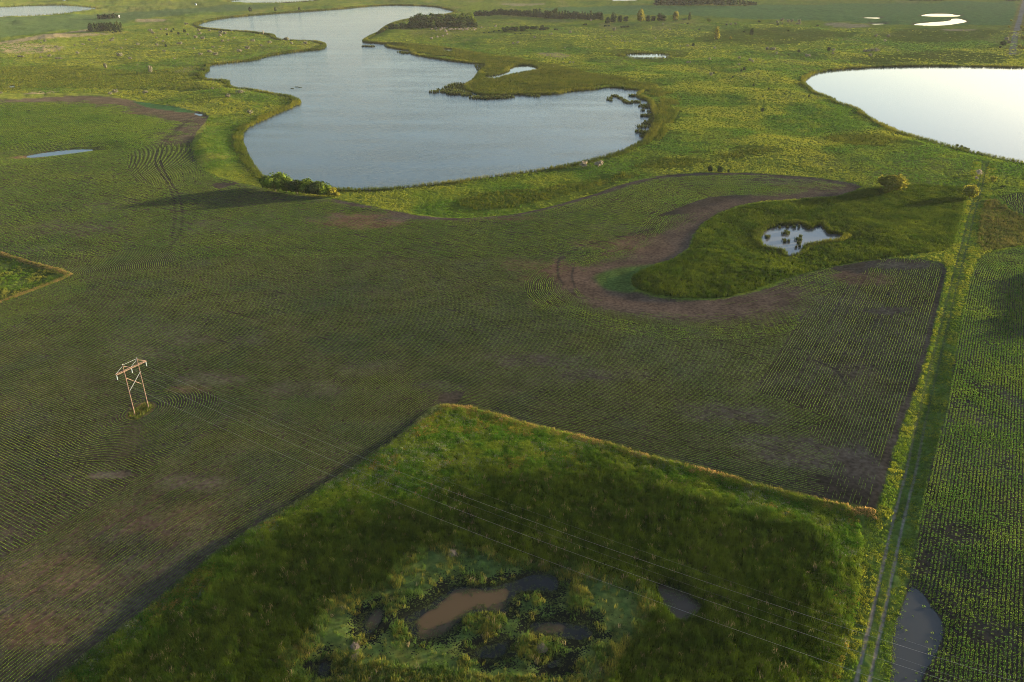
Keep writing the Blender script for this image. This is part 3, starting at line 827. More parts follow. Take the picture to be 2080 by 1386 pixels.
# right-hand field: single plants, bigger and leafier
# ------------------------------------------------------------------ tuft prototypes
protos = bpy.data.collections.new('tuft_shapes')
def blade_tuft(name, n, h, spread, width, lean, seed):
    r = np.random.default_rng(seed)
    V = []; Fq = []
    for i in range(n):
        a = r.random() * 6.283; q = spread * math.sqrt(r.random())
        bx, by = q * math.cos(a), q * math.sin(a)
        hh = h * (.6 + .55 * r.random()); w = width * (.6 + .7 * r.random())
        la = r.random() * 6.283; ln = lean * hh * r.random()
        fa = r.random() * 6.283
        dx, dy = math.cos(fa) * w, math.sin(fa) * w
        k = len(V)
        mx, my = bx + math.cos(la) * ln * .35, by + math.sin(la) * ln * .35
        V += [(bx - dx, by - dy, -.05), (bx + dx, by + dy, -.05), (mx + dx * .75, my + dy * .75, hh * .6), (mx - dx * .75, my - dy * .75, hh * .6),
              (bx + math.cos(la) * ln, by + math.sin(la) * ln, hh)]
        Fq += [(k, k + 1, k + 2), (k, k + 2, k + 3), (k + 3, k + 2, k + 4)]
    me = mesh_np(name, np.array(V), np.array(Fq))
    me.materials.append(M['tuft'])
    o = bpy.data.objects.new(name, me); protos.objects.link(o)
    return o
def leaf_tuft(name, n, h, rad, size, seed):
    r = np.random.default_rng(seed)
    V = []; Fq = []
    for i in range(n):
        a = r.random() * 6.283; q = rad * math.sqrt(r.random()); zz = h * (.2 + .8 * r.random()) * (1 - .5 * q / rad)
        c = np.array([q * math.cos(a), q * math.sin(a), zz])
        u = r.normal(size=3); u /= np.linalg.norm(u); v = np.cross(u, r.normal(size=3)); v /= np.linalg.norm(v)
        s = size * (.6 + .8 * r.random()); k = len(V)
        V += [c - u * s, c + v * s * .6, c + u * s, c - v * s * .6]; Fq += [(k, k + 1, k + 2), (k, k + 2, k + 3)]
    me = mesh_np(name, np.array(V), np.array(Fq)); me.materials.append(M['tuft'])
    o = bpy.data.objects.new(name, me); protos.objects.link(o)
    return o
# the collection is read in alphabetical order
blade_tuft('a_reed_tuft', 10, 1.25, .42, .042, .55, 1)
blade_tuft('b_reed_tuft', 10, 1.1, .5, .042, .8, 2)
blade_tuft('c_grass_tuft', 12, .7, .55, .06, .9, 3)
blade_tuft('d_grass_tuft', 12, .55, .6, .06, 1.0, 4)
leaf_tuft('e_weed_tuft', 14, .8, .5, .17, 5)
leaf_tuft('f_crop_tuft', 9, .42, .26, .13, 6)

def tuft_group():
    g = bpy.data.node_groups.new('scatter_tufts', 'GeometryNodeTree')
    g.interface.new_socket('Geometry', in_out='INPUT', socket_type='NodeSocketGeometry')
    g.interface.new_socket('Geometry', in_out='OUTPUT', socket_type='NodeSocketGeometry')
    gi = g.nodes.new('NodeGroupInput'); go = g.nodes.new('NodeGroupOutput')
    ci = g.nodes.new('GeometryNodeCollectionInfo'); ci.inputs['Collection'].default_value = protos
    ci.inputs['Separate Children'].default_value = True; ci.inputs['Reset Children'].default_value = True
    ip = g.nodes.new('GeometryNodeInstanceOnPoints'); ip.inputs['Pick Instance'].default_value = True
    def attr(nm, typ):
        a = g.nodes.new('GeometryNodeInputNamedAttribute'); a.data_type = typ; a.inputs['Name'].default_value = nm
        return a.outputs['Attribute']
    L = g.links.new
    L(gi.outputs[0], ip.inputs['Points']); L(ci.outputs[0], ip.inputs['Instance'])
    L(attr('sort', 'INT'), ip.inputs['Instance Index'])
    cx = g.nodes.new('ShaderNodeCombineXYZ'); L(attr('yaw', 'FLOAT'), cx.inputs['Z'])
    er = g.nodes.new('FunctionNodeEulerToRotation'); L(cx.outputs[0], er.inputs[0])
    L(er.outputs[0], ip.inputs['Rotation'])
    L(attr('scl', 'FLOAT_VECTOR'), ip.inputs['Scale'])
    L(ip.outputs[0], go.inputs[0])
    return g
TG = tuft_group()
def scatter(name, x, y, tint, scl, sort, z=None, yaw=None):
    if z is None:
        z = height_at(x, y)
    n = len(x)
    me = bpy.data.meshes.new(name)
    me.vertices.add(n); me.vertices.foreach_set('co', np.c_[x, y, z].astype(np.float32).ravel())
    add_attr(me, 'tint', np.c_[tint, np.ones(n)], 'FLOAT_COLOR')
    add_attr(me, 'scl', scl, 'FLOAT_VECTOR')
    add_attr(me, 'yaw', RNG.random(n) * 6.283 if yaw is None else yaw)
    a = me.attributes.new('sort', 'INT', 'POINT'); a.data.foreach_set('value', np.ascontiguousarray(sort, np.int32))
    o = link(name, me, None, kind='stuff')
    md = o.modifiers.new('tufts', 'NODES'); md.node_group = TG
    return o
def rand_in(P, density):
    lo = P.min(0); hi = P.max(0)
    n = int((hi[0] - lo[0]) * (hi[1] - lo[1]) * density)
    x = lo[0] + RNG.random(n) * (hi[0] - lo[0]); y = lo[1] + RNG.random(n) * (hi[1] - lo[1])
    m = inside(P, x, y) & (np.abs(x) < .75 * depth_of(x, y)) & (y > 88)
    return x[m], y[m]
def mixc(c0, c1, q):
    return np.array(c0) * (1 - q[:, None]) + np.array(c1) * q[:, None]
def scl3(s, hz):
    return np.c_[s, s, s * hz]

# ---- crop rows: short pieces of leafy row set end to end along every drill line
def row_piece(name, length, n, size, h, seed):
    r = np.random.default_rng(seed)
    x = (np.arange(n) + r.random(n)) / n * length - length / 2
    P = np.c_[x, r.normal(size=n) * .04, h * (.25 + .75 * r.random(n))]
    nrm = r.normal(size=(n, 3)) * .8 + np.array([0, 0, .75]); nrm /= np.linalg.norm(nrm, axis=1)[:, None]
    a = np.cross(nrm, r.normal(size=(n, 3))); a /= np.linalg.norm(a, axis=1)[:, None]; b = np.cross(nrm, a)
    sz = size * (.6 + .8 * r.random(n))[:, None]
    sx = np.array([max(1.0, length / 3.0), 1, 1])
    V = np.stack([P - a * sz * sx, P + b * sz * .7 * sx, P + a * sz * sx, P - b * sz * .7 * sx], 1).reshape(-1, 3)
    V[:, 2] = np.maximum(V[:, 2], 0)
    me = mesh_np(name, V, np.arange(4 * n).reshape(-1, 4)); me.materials.append(M['tuft'])
    o = bpy.data.objects.new(name, me); protos.objects.link(o)
row_piece('g_row_piece', 1.2, 22, .072, .15, 21)
row_piece('h_row_piece', 3.0, 34, .11, .16, 22)
row_piece('i_row_piece', 6.0, 28, .16, .17, 23)
def build_rows(name, rp, rz, zfun, c0, c1):
    P = np.vstack([np.vstack([p, [[np.nan, np.nan]]]) for p in rp])
    Zi = np.concatenate([np.full(len(p) + 1, q) for p, q in zip(rp, rz)])
    rid = np.concatenate([np.full(len(p) + 1, k) for k, p in enumerate(rp)])
    A, B = P[:-1], P[1:]
    mid = (A + B) / 2; dl = B - A; L_ = np.hypot(dl[:, 0], dl[:, 1])
    ok = ~np.isnan(L_); ok[ok] &= (L_[ok] < 8) & (L_[ok] > .2)
    mid, dl, L_, Zi, rid = mid[ok], dl[ok], L_[ok], Zi[:-1][ok], rid[:-1][ok]
    x, y = mid.T
    m = (np.abs(x) < .74 * depth_of(x, y)) & (y > 90)
    x, y, dl, L_, Zi, rid = x[m], y[m], dl[m], L_[m], Zi[m], rid[m]
    if zfun is not None:
        m = zfun(x, y) == Zi
        x, y, dl, L_ , Zi, rid = x[m], y[m], dl[m], L_[m], Zi[m], rid[m]
    n = len(x)
    _, bare = soil_patches(x, y, np.zeros((n, 3)))
    rn = fbm(x, y, 22, 81) * .5 + fbm(x, y, 5, 82) * .5
    v = 1.18 - bare * 1.15 - sstep(.54, .78, rn) * .45 + (RNG.random(n) - .5) * .35
    v += .1 * (Zi == 8) - .14 * (Zi == 2)
    rk = np.random.default_rng(5)
    prow = rk.random(rid.max() + 13)
    v += (prow[rid // 6] - .5) * .30 + (prow[rid] - .5) * .22
    v -= np.where((rid % 12 == 0) | (rid % 12 == 5), .45 * (fbm(x, y, 45, 87) > .47), 0)
    v -= 1.05 * (1 - sstep(2, 40, seg_dist(BAYLINE, x, y) + (fbm(x, y, 15, 42) - .5) * 26))
    v -= 1.0 * (1 - sstep(1, 20, seg_dist(TIPLINE, x, y) + (fbm(x, y, 15, 42) - .5) * 9))
    v -= 1.3 * (1 - sstep(2.0, 6.5, seg_dist(G_N[::3], x, y) + (fbm(x, y, 12, 88) - .5) * 6)) * (fbm(x, y, 70, 89) > .40)
    for Q in WRUTS:
        lo = Q.min(0) - 2; hi = Q.max(0) + 2
        i = np.nonzero((x > lo[0]) & (x < hi[0]) & (y > lo[1]) & (y < hi[1]))[0]
        if len(i):
            v[i] -= .9 * (1 - sstep(.35, .8, seg_dist(Q, x[i], y[i])))
    wd = water_sd(x, y, 30.0)
    v -= 1.5 * (1 - sstep(.4, 1.6, wd))
    v[inside(WTIP, x, y) | inside(WGW, x, y)] = -1
    v -= 1.2 * (1 - sstep(1.2, 2.4, seg_dist(G_EE, x, y)))
    m = (v > .12) & (v > RNG.random(n) * .60) & (RNG.random(n) > .03)
    x, y, dl, L_, v, wd, Zi = x[m], y[m], dl[m], L_[m], np.clip(v[m], 0, 1.25), wd[m], Zi[m]
    n = len(x)
    q = np.clip(fbm(x, y, 18, 84) * .7 + fbm(x, y, 70, 85) * .5 - .25 + (RNG.random(n) - .5) * .5, 0, 1)
    jt = RNG.normal(size=n) * np.where((Zi == 5) | (Zi == 7), .03, .04 + .11 * sstep(230, 380, depth_of(x, y)))
    x = x - dl[:, 1] / L_ * jt; y = y + dl[:, 0] / L_ * jt
    tint = mixc(c0, c1, q)
    srt = np.where(L_ < 1.9, 6, np.where(L_ < 4.2, 7, 8)); pl = np.array([1.2, 3.0, 6.0])[srt - 6]
    s = (.45 + .6 * v) * (1 + .12 * (Zi == 8))
    scatter(name, x, y, tint, np.c_[L_ / pl * 1.04, s, s], srt, land_height(x, y, wd, 1 - sstep(-2, 6, field_mask(x, y))), np.arctan2(dl[:, 1], dl[:, 0]) + np.pi * (RNG.random(n) < .5))
    print(name, n)
CR0, CR1 = (0.068, 0.135, 0.018), (0.160, 0.205, 0.026)
build_rows('crop_rows', [p for p, q in zip(main_P, main_Z) if q != 20], [q for q in main_Z if q != 20], row_zone, CR0, CR1)
build_rows('crop_rows', [p for p, q in zip(main_P, main_Z) if q == 20], [q for q in main_Z if q == 20], None, CR0, CR1)

# ---- foreground marsh
x, y = rand_in(WFM, 9.0)
sdm = np.full(len(x), 30.0)
for k, P in WMUD.items():
    sdm = np.minimum(sdm, sdist(P, x, y))
scum = sdist(WSCUM, x, y) + (fbm(x, y, 9, 51) - .5) * 9
dark = sdist(WFD, x, y) + (fbm(x, y, 4.5, 43) - .5) * 8
ISLETS = [(815,1287,24,26),(985,1268,52,32),(1100,1320,62,32),(1085,1222,26,14),(945,1352,20,18),(690,1350,60,26),(870,1380,130,26),(1050,1392,100,20),(600,1330,45,22),(728,1305,22,10),(1180,1225,30,26),(1235,1330,30,30),(770,1360,30,16)]
iw = np.zeros(len(x))
for e in ISLETS:
    iw = np.maximum(iw, 1 - sstep(.55, 1.05, ell(*e, x, y) + (fbm(x, y, 2.5, 94) - .5) * .7))
isl_n = fbm(x, y, 6.5, 91)
dens = np.where(scum < -1 - 3 * RNG.random(len(x)) ** 2, np.maximum(iw * .65, sstep(.56, .75, isl_n) * .3 + .03), 1.0)
m = (sdm > .5) & (RNG.random(len(x)) < dens) & (np.abs(track_offset(x, y)) > 4)
x, y, dark, scum = x[m], y[m], dark[m], scum[m]
n = len(x); r = RNG.random(n); n4 = fbm(x, y, 4.0, 92); n12 = fbm(x, y, 14, 93)
tint = mixc((0.017, 0.038, 0.004), (0.064, 0.096, 0.008), np.clip(r * .45 + sstep(.38, .66, fbm(x, y, 2.2, 111, 2)) * .22 + sstep(.45, .7, n12) * .35 - .1, 0, 1))
lush = sstep(-13, 7, dark + (fbm(x, y, 15, 42) - .5) * 14 + (RNG.random(n) - .5) * 6)
tint = tint * (1 - lush[:, None]) + mixc((0.044, 0.122, 0.010), (0.140, 0.180, 0.018), np.clip(r * .5 + sstep(.42, .62, n4) * .6, 0, 1)) * lush[:, None]
lw = lush > .5
pale = lw & (RNG.random(n) < .16 * sstep(.5, .65, fbm(x, y, 7, 141)))
tint[pale] = (0.17, 0.19, 0.11)
tan = lw & (RNG.random(n) < .32 * sstep(.56, .70, fbm(x, y, 8, 142)))
tint[tan] = np.array((0.20, 0.145, 0.03)) * (.7 + .5 * RNG.random(tan.sum()))[:, None]
isl_c = (scum < 0)
tint = np.where(isl_c[:, None], mixc((0.045, 0.085, 0.016), (0.125, 0.122, 0.022), sstep(.42, .68, n4 * .6 + r * .4)), tint)
dead = RNG.random(n) < .018
tint[dead] = (0.19, 0.15, 0.085)
s = (.6 + .5 * RNG.random(n)) * (.88 + .25 * sstep(.3, .7, fbm(x, y, 1.8, 111, 2)))
srt = np.where(lush > .5, RNG.integers(2, 5, n), RNG.integers(0, 2, n)); srt = np.where(isl_c, RNG.integers(0, 3, n), srt)
hz = np.where(lush > .5, 1.1, 1.0)
scatter('marsh_reeds', x, y, tint, scl3(s, hz), srt)

# ---- weed floating along the rims of the marsh pools
fx = []; fy = []
for k, P in WMUD.items():
    if k in ('field_pool', 'reed_pond'):
        continue
    Q = fan_fill(P, 1.2)
    x, y = rand_in(Q, 9.0)
    e = sdist(P, x, y, 8.0)
    m = (RNG.random(len(x)) < .85 * sstep(-2.6, .2, e + (fbm(x, y, 2.2, 150, 2) - .5) * 3.4))
    fx.append(x[m]); fy.append(y[m])
x = np.concatenate(fx); y = np.concatenate(fy); n = len(x)
scatter('floating_weed', x, y, mixc((0.030, 0.045, 0.014), (0.075, 0.095, 0.030), RNG.random(n)), np.c_[.5 + .5 * RNG.random(n), .5 + .5 * RNG.random(n), np.full(n, .16)], np.full(n, 5), np.maximum(height_at(x, y), 0) + .01)

# ---- dry and weedy rim of the foreground marsh
def closed(P):
    return np.vstack([P, P[:1]])
def rim(P, step, width, seed):
    Q = resample(P, step)
    k = len(Q)
    t = np.gradient(Q, axis=0); t /= np.linalg.norm(t, axis=1)[:, None] + 1e-9
    return Q, np.c_[-t[:, 1], t[:, 0]]
def band(P, step, rep, lo, hi, side=1):
    Q, nn = rim(P, step, 1, 0)
    Q = np.repeat(Q, rep, 0); nn = np.repeat(nn, rep, 0)
    d = lo + (hi - lo) * RNG.random(len(Q))
    Q = Q + nn * (d * side)[:, None] + RNG.normal(size=Q.shape) * step * .4
    m = (np.abs(Q[:, 0]) < .78 * depth_of(Q[:, 0], Q[:, 1])) & (Q[:, 1] > 88)
    return Q[m, 0], Q[m, 1]
NEL = gps([(900,828),(970,836),(1010,848),(1060,865),(1120,881),(1180,893),(1250,911),(1320,933),(1400,953),(1470,971),(1540,990),(1600,1006),(1660,1021),(1720,1033),(1778,1046)])
x, y = band(NEL, .35, 4, 0.1, 2.6, -1)
m = (RNG.random(len(x)) < sstep(.22, .55, fbm(x, y, 5, 130) * .6 + fbm(x, y, 1.5, 131) * .4)); x, y = x[m], y[m]
n = len(x); r = RNG.random(n)
scatter('dry_edge_grass', x, y, mixc((0.11, 0.12, 0.02), (0.27, 0.17, 0.06), sstep(.4, .62, fbm(x, y, 7, 132)) * .7 + r * .3), scl3(.8 + .5 * RNG.random(n), .9), RNG.integers(2, 4, n))
x, y = band(G_SW[62:][::-1], .4, 2, .2, 2.2, -1)
n = len(x); r = RNG.random(n)
scatter('weedy_edge_plants', x, y, mixc((0.045, 0.075, 0.020), (0.12, 0.13, 0.06), r ** 1.5), scl3(.8 + .6 * RNG.random(n), 1), RNG.integers(2, 5, n))

# ---- track verges
x, y = band(WTRACK, .5, 16, -6.2, 6.2)
to = track_offset(x, y)
m = (np.minimum(np.abs(to - 1.05), np.abs(to + 1.05)) > .38) & (field_mask(x, y) > .1)
x, y, to = x[m], y[m], to[m]
n = len(x); r = RNG.random(n); q = fbm(x, y, 5, 95)
tint = mixc((0.058, 0.112, 0.010), (0.175, 0.185, 0.018), np.clip(sstep(.4, .65, q) * .7 + r * .4, 0, 1))
hi = np.where(np.abs(to) < 1.8, .3, np.where(to < 0, .55, .8))
scatter('verge_grass', x, y, tint, scl3(.6 + .45 * RNG.random(n), hi), RNG.integers(2, 5, n))

# ---- west parcel, pole island
x, y = rand_in(WTRI, .9); n = len(x)
scatter('parcel_grass', x, y, mixc((0.050, 0.105, 0.010), (0.15, 0.145, 0.026), sstep(.42, .68, fbm(x, y, 9, 96)) * .8 + .2 * RNG.random(n)), scl3(.7 + .5 * RNG.random(n), .8), RNG.integers(1, 4, n))
x, y = band(closed(WTRI), .5, 5, .1, 2.2, -1); m = inside(WTRI, x, y); x, y = x[m], y[m]
if len(x) < 50:
    x, y = band(closed(WTRI), .5, 5, .1, 2.2, 1); m = inside(WTRI, x, y); x, y = x[m], y[m]
n = len(x)
scatter('dry_edge_grass', x, y, mixc((0.14, 0.13, 0.03), (0.26, 0.17, 0.07), RNG.random(n)), scl3(.7 + .4 * RNG.random(n), .8), RNG.integers(2, 4, n))
x, y = rand_in(WISL, 7.0); m = sdist(WISL, x, y) < -.1 - 1.2 * fbm(x, y, 1.6, 120); x, y = x[m], y[m]; n = len(x)
scatter('pole_island_weeds', x, y, mixc((0.055, 0.085, 0.018), (0.15, 0.15, 0.03), RNG.random(n)), scl3(.55 + .5 * RNG.random(n), .95), RNG.integers(1, 5, n))

# ---- southern marsh round the reed pond, and east marsh
def marsh(name, P, dens, c0, c1, hmul, soft=False):
    x, y = rand_in(P, dens)
    m = (water_sd(x, y, 3.0) > .15) & (np.abs(track_offset(x, y)) > 4.0)
    if soft:
        m &= sdist(P, x, y) + (fbm(x, y, 15, 42) - .5) * 30 + (fbm(x, y, 40, 46) - .5) * 40 < 0
    x, y = x[m], y[m]; n = len(x); q = fbm(x, y, 8, 97)
    scatter(name, x, y, mixc(c0, c1, np.clip(sstep(.38, .66, q) * .4 + sstep(.35, .65, fbm(x, y, 4.5, 112, 2)) * .3 + RNG.random(n) * .3, 0, 1)), scl3((.8 + .5 * RNG.random(n)) * (.9 + .25 * sstep(.3, .7, fbm(x, y, 2.5, 112, 2))), hmul), RNG.integers(0, 3, n))
marsh('cattail_stand', WSM, 3.2, (0.020, 0.046, 0.005), (0.075, 0.100, 0.009), .8)
marsh('sedge_stand', WEM, 1.5, (0.045, 0.055, 0.014), (0.105, 0.095, 0.024), .8)
for i, P in enumerate(DARKS[:4]):
    marsh('cattail_stand', smooth_line(gps(P), 1, True), .32 if i == 1 else .85 if i == 0 else .55, (0.034, 0.054, 0.007) if i != 1 else (0.048, 0.080, 0.010), (0.085, 0.090, 0.010) if i != 1 else (0.125, 0.128, 0.015), 1.35 if i == 0 else 1.0, True)

# ---- reed fringe along the shores
for nm, P, st, rep, wd in (('lakeside_reeds', WLAKE, 1.2, 6, 6.5), ('lakeside_reeds', WRL, 1.4, 6, 6.0), ('pondside_reeds', WPONDS['oval'], 1.5, 4, 7), ('pondside_reeds', WPONDS['inlet'], 1.5, 4, 5), ('pondside_reeds', WMUD['reed_pond'], .6, 4, 3.0), ('pondside_reeds', WPONDS['topleft'], 4, 3, 8), ('pondside_reeds', WPONDS['topmid'], 4, 3, 8)):
    ar = 0.5 * np.sum(P[:, 0] * np.roll(P[:, 1], -1) - np.roll(P[:, 0], -1) * P[:, 1])
    x, y = band(closed(P), st * .8, rep, -.6, wd, -1 if ar > 0 else 1)
    e = water_sd(x, y, 20.0)
    m = (e > -.9) & (e < wd * (.1 + 1.5 * fbm(x, y, 18, 98, 2) ** 1.3))
    x, y = x[m], y[m]; n = len(x); q = fbm(x, y, 30, 99)
    tint = mixc((0.032, 0.052, 0.007), (0.110, 0.112, 0.014), np.clip(sstep(.45, .7, q) * .7 + RNG.random(n) * .35, 0, 1))
    d = depth_of(x, y)
    s = .85 + .45 * RNG.random(n) + np.clip((d - 500) / 900, 0, 1) * .6
    scatter(nm, x, y, tint, scl3(s * 1.25, 1.15), RNG.integers(0, 2, n), np.maximum(height_at(x, y), 0))

# ---- grassland tussocks, thinning out with distance
BIG = gps([(-60,190),(-60,100),(300,62),(400,55),(660,84),(740,84),(1000,45),(1250,60),(1450,48),(1760,62),(2140,70),(2140,560),(1700,600),(1000,470),(600,420),(380,350),(424,240),(200,190)])
x, y = rand_in(BIG, .75)
d = depth_of(x, y)
m = (RNG.random(len(x)) < np.clip(430 / d, .25, 1) ** 1.6 * (.25 + .75 * (1 - sstep(900, 1250, d + 250 * fbm(x, y, 120, 140)))))
x, y = x[m], y[m]
dk = np.full(len(x), 60.0)
for P in DARKS:
    dk = np.minimum(dk, sdist(smooth_line(gps(P), 1, True), x, y, 60.0))
m = (dk + (fbm(x, y, 15, 42) - .5) * 30 + (fbm(x, y, 40, 46) - .5) * 40 > 0) | (RNG.random(len(x)) < .15)
m &= (field_mask(x, y) > .4) & (water_sd(x, y, 3.0) > 1.0) & (np.abs(track_offset(x, y)) > 3) & ~inside(WSM, x, y)
x, y = x[m], y[m]; n = len(x); d = depth_of(x, y)
q = fbm(x, y, 15, 42); q2 = fbm(x, y, 60, 41)
tint = mixc((0.046, 0.104, 0.012), (0.170, 0.182, 0.022), np.clip(sstep(.42, .7, q) * .3 + RNG.random(n) * .22 + .62 * (1 - sstep(.40, .60, q2)), 0, 1))
scatter('pasture_grass', x, y, tint, scl3((.65 + .65 * RNG.random(n)) * (1 + np.clip((d - 400) / 600, 0, 1.2)), .8 - .25 * sstep(500, 1100, d)), RNG.integers(2, 5, n))
print('pasture', n)

# ---- right field: plants in rows
rows_P = []; rows_Z = []
GRH = resample(smooth_line(gps([(1958,640),(1972,575),(1988,540),(2010,527),(2080,513),(2300,485)]), 2), 1.0)
straight_rows(RFc, ANG_B, 0)
hd = []
for k in range(-6, 16):
    t = np.gradient(GRH, axis=0); t /= np.linalg.norm(t, axis=1)[:, None]
    hd.append(GRH + np.c_[t[:, 1], -t[:, 0]] * (.5 + k * ROW))
pts = []
for p in rows_P:
    L_ = np.hypot(*(p[-1] - p[0])); n = int(L_ / .31)
    if n > 1:
        f = np.linspace(0, 1, n)[:, None]; pts.append(p[0] * (1 - f) + p[-1] * f)
pts = np.vstack(pts)
dh = seg_dist(GRH[::3], pts[:, 0], pts[:, 1])
G3 = GRH[::3]
near_i = np.argmin((pts[:, None, 0] - G3[None, :, 0]) ** 2 + (pts[:, None, 1] - G3[None, :, 1]) ** 2, 1)
pts = pts[(dh > 12.3) | (near_i < 1) | (near_i >= len(G3) - 1)]
pts = np.vstack([pts] + [resample(h, .45) for h in hd])
x, y = pts[:, 0], pts[:, 1]
m = (np.abs(x) < .72 * depth_of(x, y)) & (y > 90) & inside(WRF, x, y)
x, y = x[m], y[m]
_, bare = soil_patches(x, y, np.zeros((len(x), 3)))
wd = water_sd(x, y, 8.0)
keep = RNG.random(len(x)) < np.clip(1.05 - .75 * bare - .35 * sstep(.5, .7, fbm(x, y, 7, 101)), 0, 1)
keep &= (wd > .3) | ((wd > -3.0) & (RNG.random(len(x)) < .035 + .22 * (wd > -1)))
x, y = x[keep], y[keep]; n = len(x)
x = x + RNG.normal(size=n) * .05; y = y + RNG.normal(size=n) * .07
q = fbm(x, y, 10, 102)
tint = mixc((0.055, 0.120, 0.018), (0.130, 0.180, 0.026), np.clip(RNG.random(n) * .6 + sstep(.4, .65, q) * .4, 0, 1))
s = (.5 + .5 * RNG.random(n)) * (.95 + .25 * sstep(.4, .65, fbm(x, y, 9, 103))) * (1 - .35 * bare[keep])
scatter('crop_plants', x, y, tint, scl3(s, 1.0), np.full(n, 5), np.maximum(land_height(x, y, water_sd(x, y), np.ones(n)), 0))
print('right crop', n)

# ------------------------------------------------------------------ trees and shrubs
def leaf_cloud(lobes, n, size, seed, flat=.0, core=.62):
    """leaf-sized quads through several lobes, with a lumpy inner mass; lobes: (cx,cy,cz,rx,rz)"""
    r = np.random.default_rng(seed)
    lb = np.array(lobes, float)
    vol = lb[:, 3] ** 2 * lb[:, 4]; vol = vol ** .75
    pick = r.choice(len(lb), n, p=vol / vol.sum())
    u = r.normal(size=(n, 3)); u /= np.linalg.norm(u, axis=1)[:, None]
    u[:, 2] = np.where(u[:, 2] < -.55, -u[:, 2], u[:, 2])
    rad = (.55 + .5 * r.random(n) ** .6)
    rad *= 1 + .16 * np.sin(5 * u[:, 0] + pick) * np.cos(4 * u[:, 1] + 2 * pick) 
    c = lb[pick]
    P = np.c_[c[:, 0] + u[:, 0] * c[:, 3] * rad, c[:, 1] + u[:, 1] * c[:, 3] * rad, c[:, 2] + u[:, 2] * c[:, 4] * rad]
    nrm = u + r.normal(size=(n, 3)) * .55; nrm /= np.linalg.norm(nrm, axis=1)[:, None]
    a = np.cross(nrm, r.normal(size=(n, 3))); a /= np.linalg.norm(a, axis=1)[:, None] + 1e-9
    b = np.cross(nrm, a)
    s = size * (.6 + .8 * r.random(n))[:, None]
    V = np.stack([P - a * s, P + b * s * .7, P + a * s, P - b * s * .7], 1).reshape(-1, 3)
    F = np.arange(4 * n).reshape(-1, 4)
    return V, F
def core_blob(lobes, k, seed):
    """rough inner masses, so that crowns are not see-through"""
    r = np.random.default_rng(seed)
    Vs = []; Fs = []; off = 0
    nu, nv = 7, 5
    for (cx, cy, cz, rx, rz) in lobes:
        th = np.linspace(0, 2 * np.pi, nu, endpoint=False); ph = np.linspace(-np.pi / 2, np.pi / 2, nv)
        T, Pp = np.meshgrid(th, ph)
        j = k * (1 + (r.random(T.shape) - .5) * .35)
        V = np.c_[(cx + rx * j * np.cos(Pp) * np.cos(T)).ravel(), (cy + rx * j * np.cos(Pp) * np.sin(T)).ravel(), (cz + rz * j * np.sin(Pp)).ravel()]
        ii = np.arange(nu * nv).reshape(nv, nu); jj = np.roll(ii, -1, 1)
        F = np.stack([ii[:-1], jj[:-1], jj[1:], ii[1:]], -1).reshape(-1, 4)
        Vs.append(V); Fs.append(F + off); off += len(V)
    return np.vstack(Vs), np.vstack(Fs)
def tube(p0, p1, r0, r1, n=6):
    p0 = np.array(p0, float); p1 = np.array(p1, float)
    d = p1 - p0; d /= np.linalg.norm(d)
    a = np.cross(d, [0, 0, 1] if abs(d[2]) < .9 else [1, 0, 0]); a /= np.linalg.norm(a); b = np.cross(d, a)
    th = np.arange(n) * 2 * np.pi / n
    ring = np.cos(th)[:, None] * a + np.sin(th)[:, None] * b
    V = np.vstack([p0 + ring * r0, p1 + ring * r1, p0[None], p1[None]])
    i = np.arange(n); j = (i + 1) % n
    F = np.vstack([np.c_[i, j, j + n, i + n], np.c_[j, i, np.full(n, 2 * n), np.full(n, 2 * n)], np.c_[i + n, j + n, np.full(n, 2 * n + 1), np.full(n, 2 * n + 1)]])
    return V, F
def join(parts):
    Vs = []; Fs = []; o = 0
    for V, F in parts:
        Vs.append(V); Fs.append(F + o); o += len(V)
    return np.vstack(Vs), np.vstack(Fs)
def mesh_mixed(name, V, F):
    """quads, some of them degenerate (repeated last corner) -> written as triangles"""
    tri = F[:, 2] == F[:, 3]
    me = bpy.data.meshes.new(name)
    me.from_pydata([tuple(v) for v in V], [], [tuple(f[:3]) if t else tuple(f) for f, t in zip(F.tolist(), tri)])
    me.update()
    return me
TREE = {}
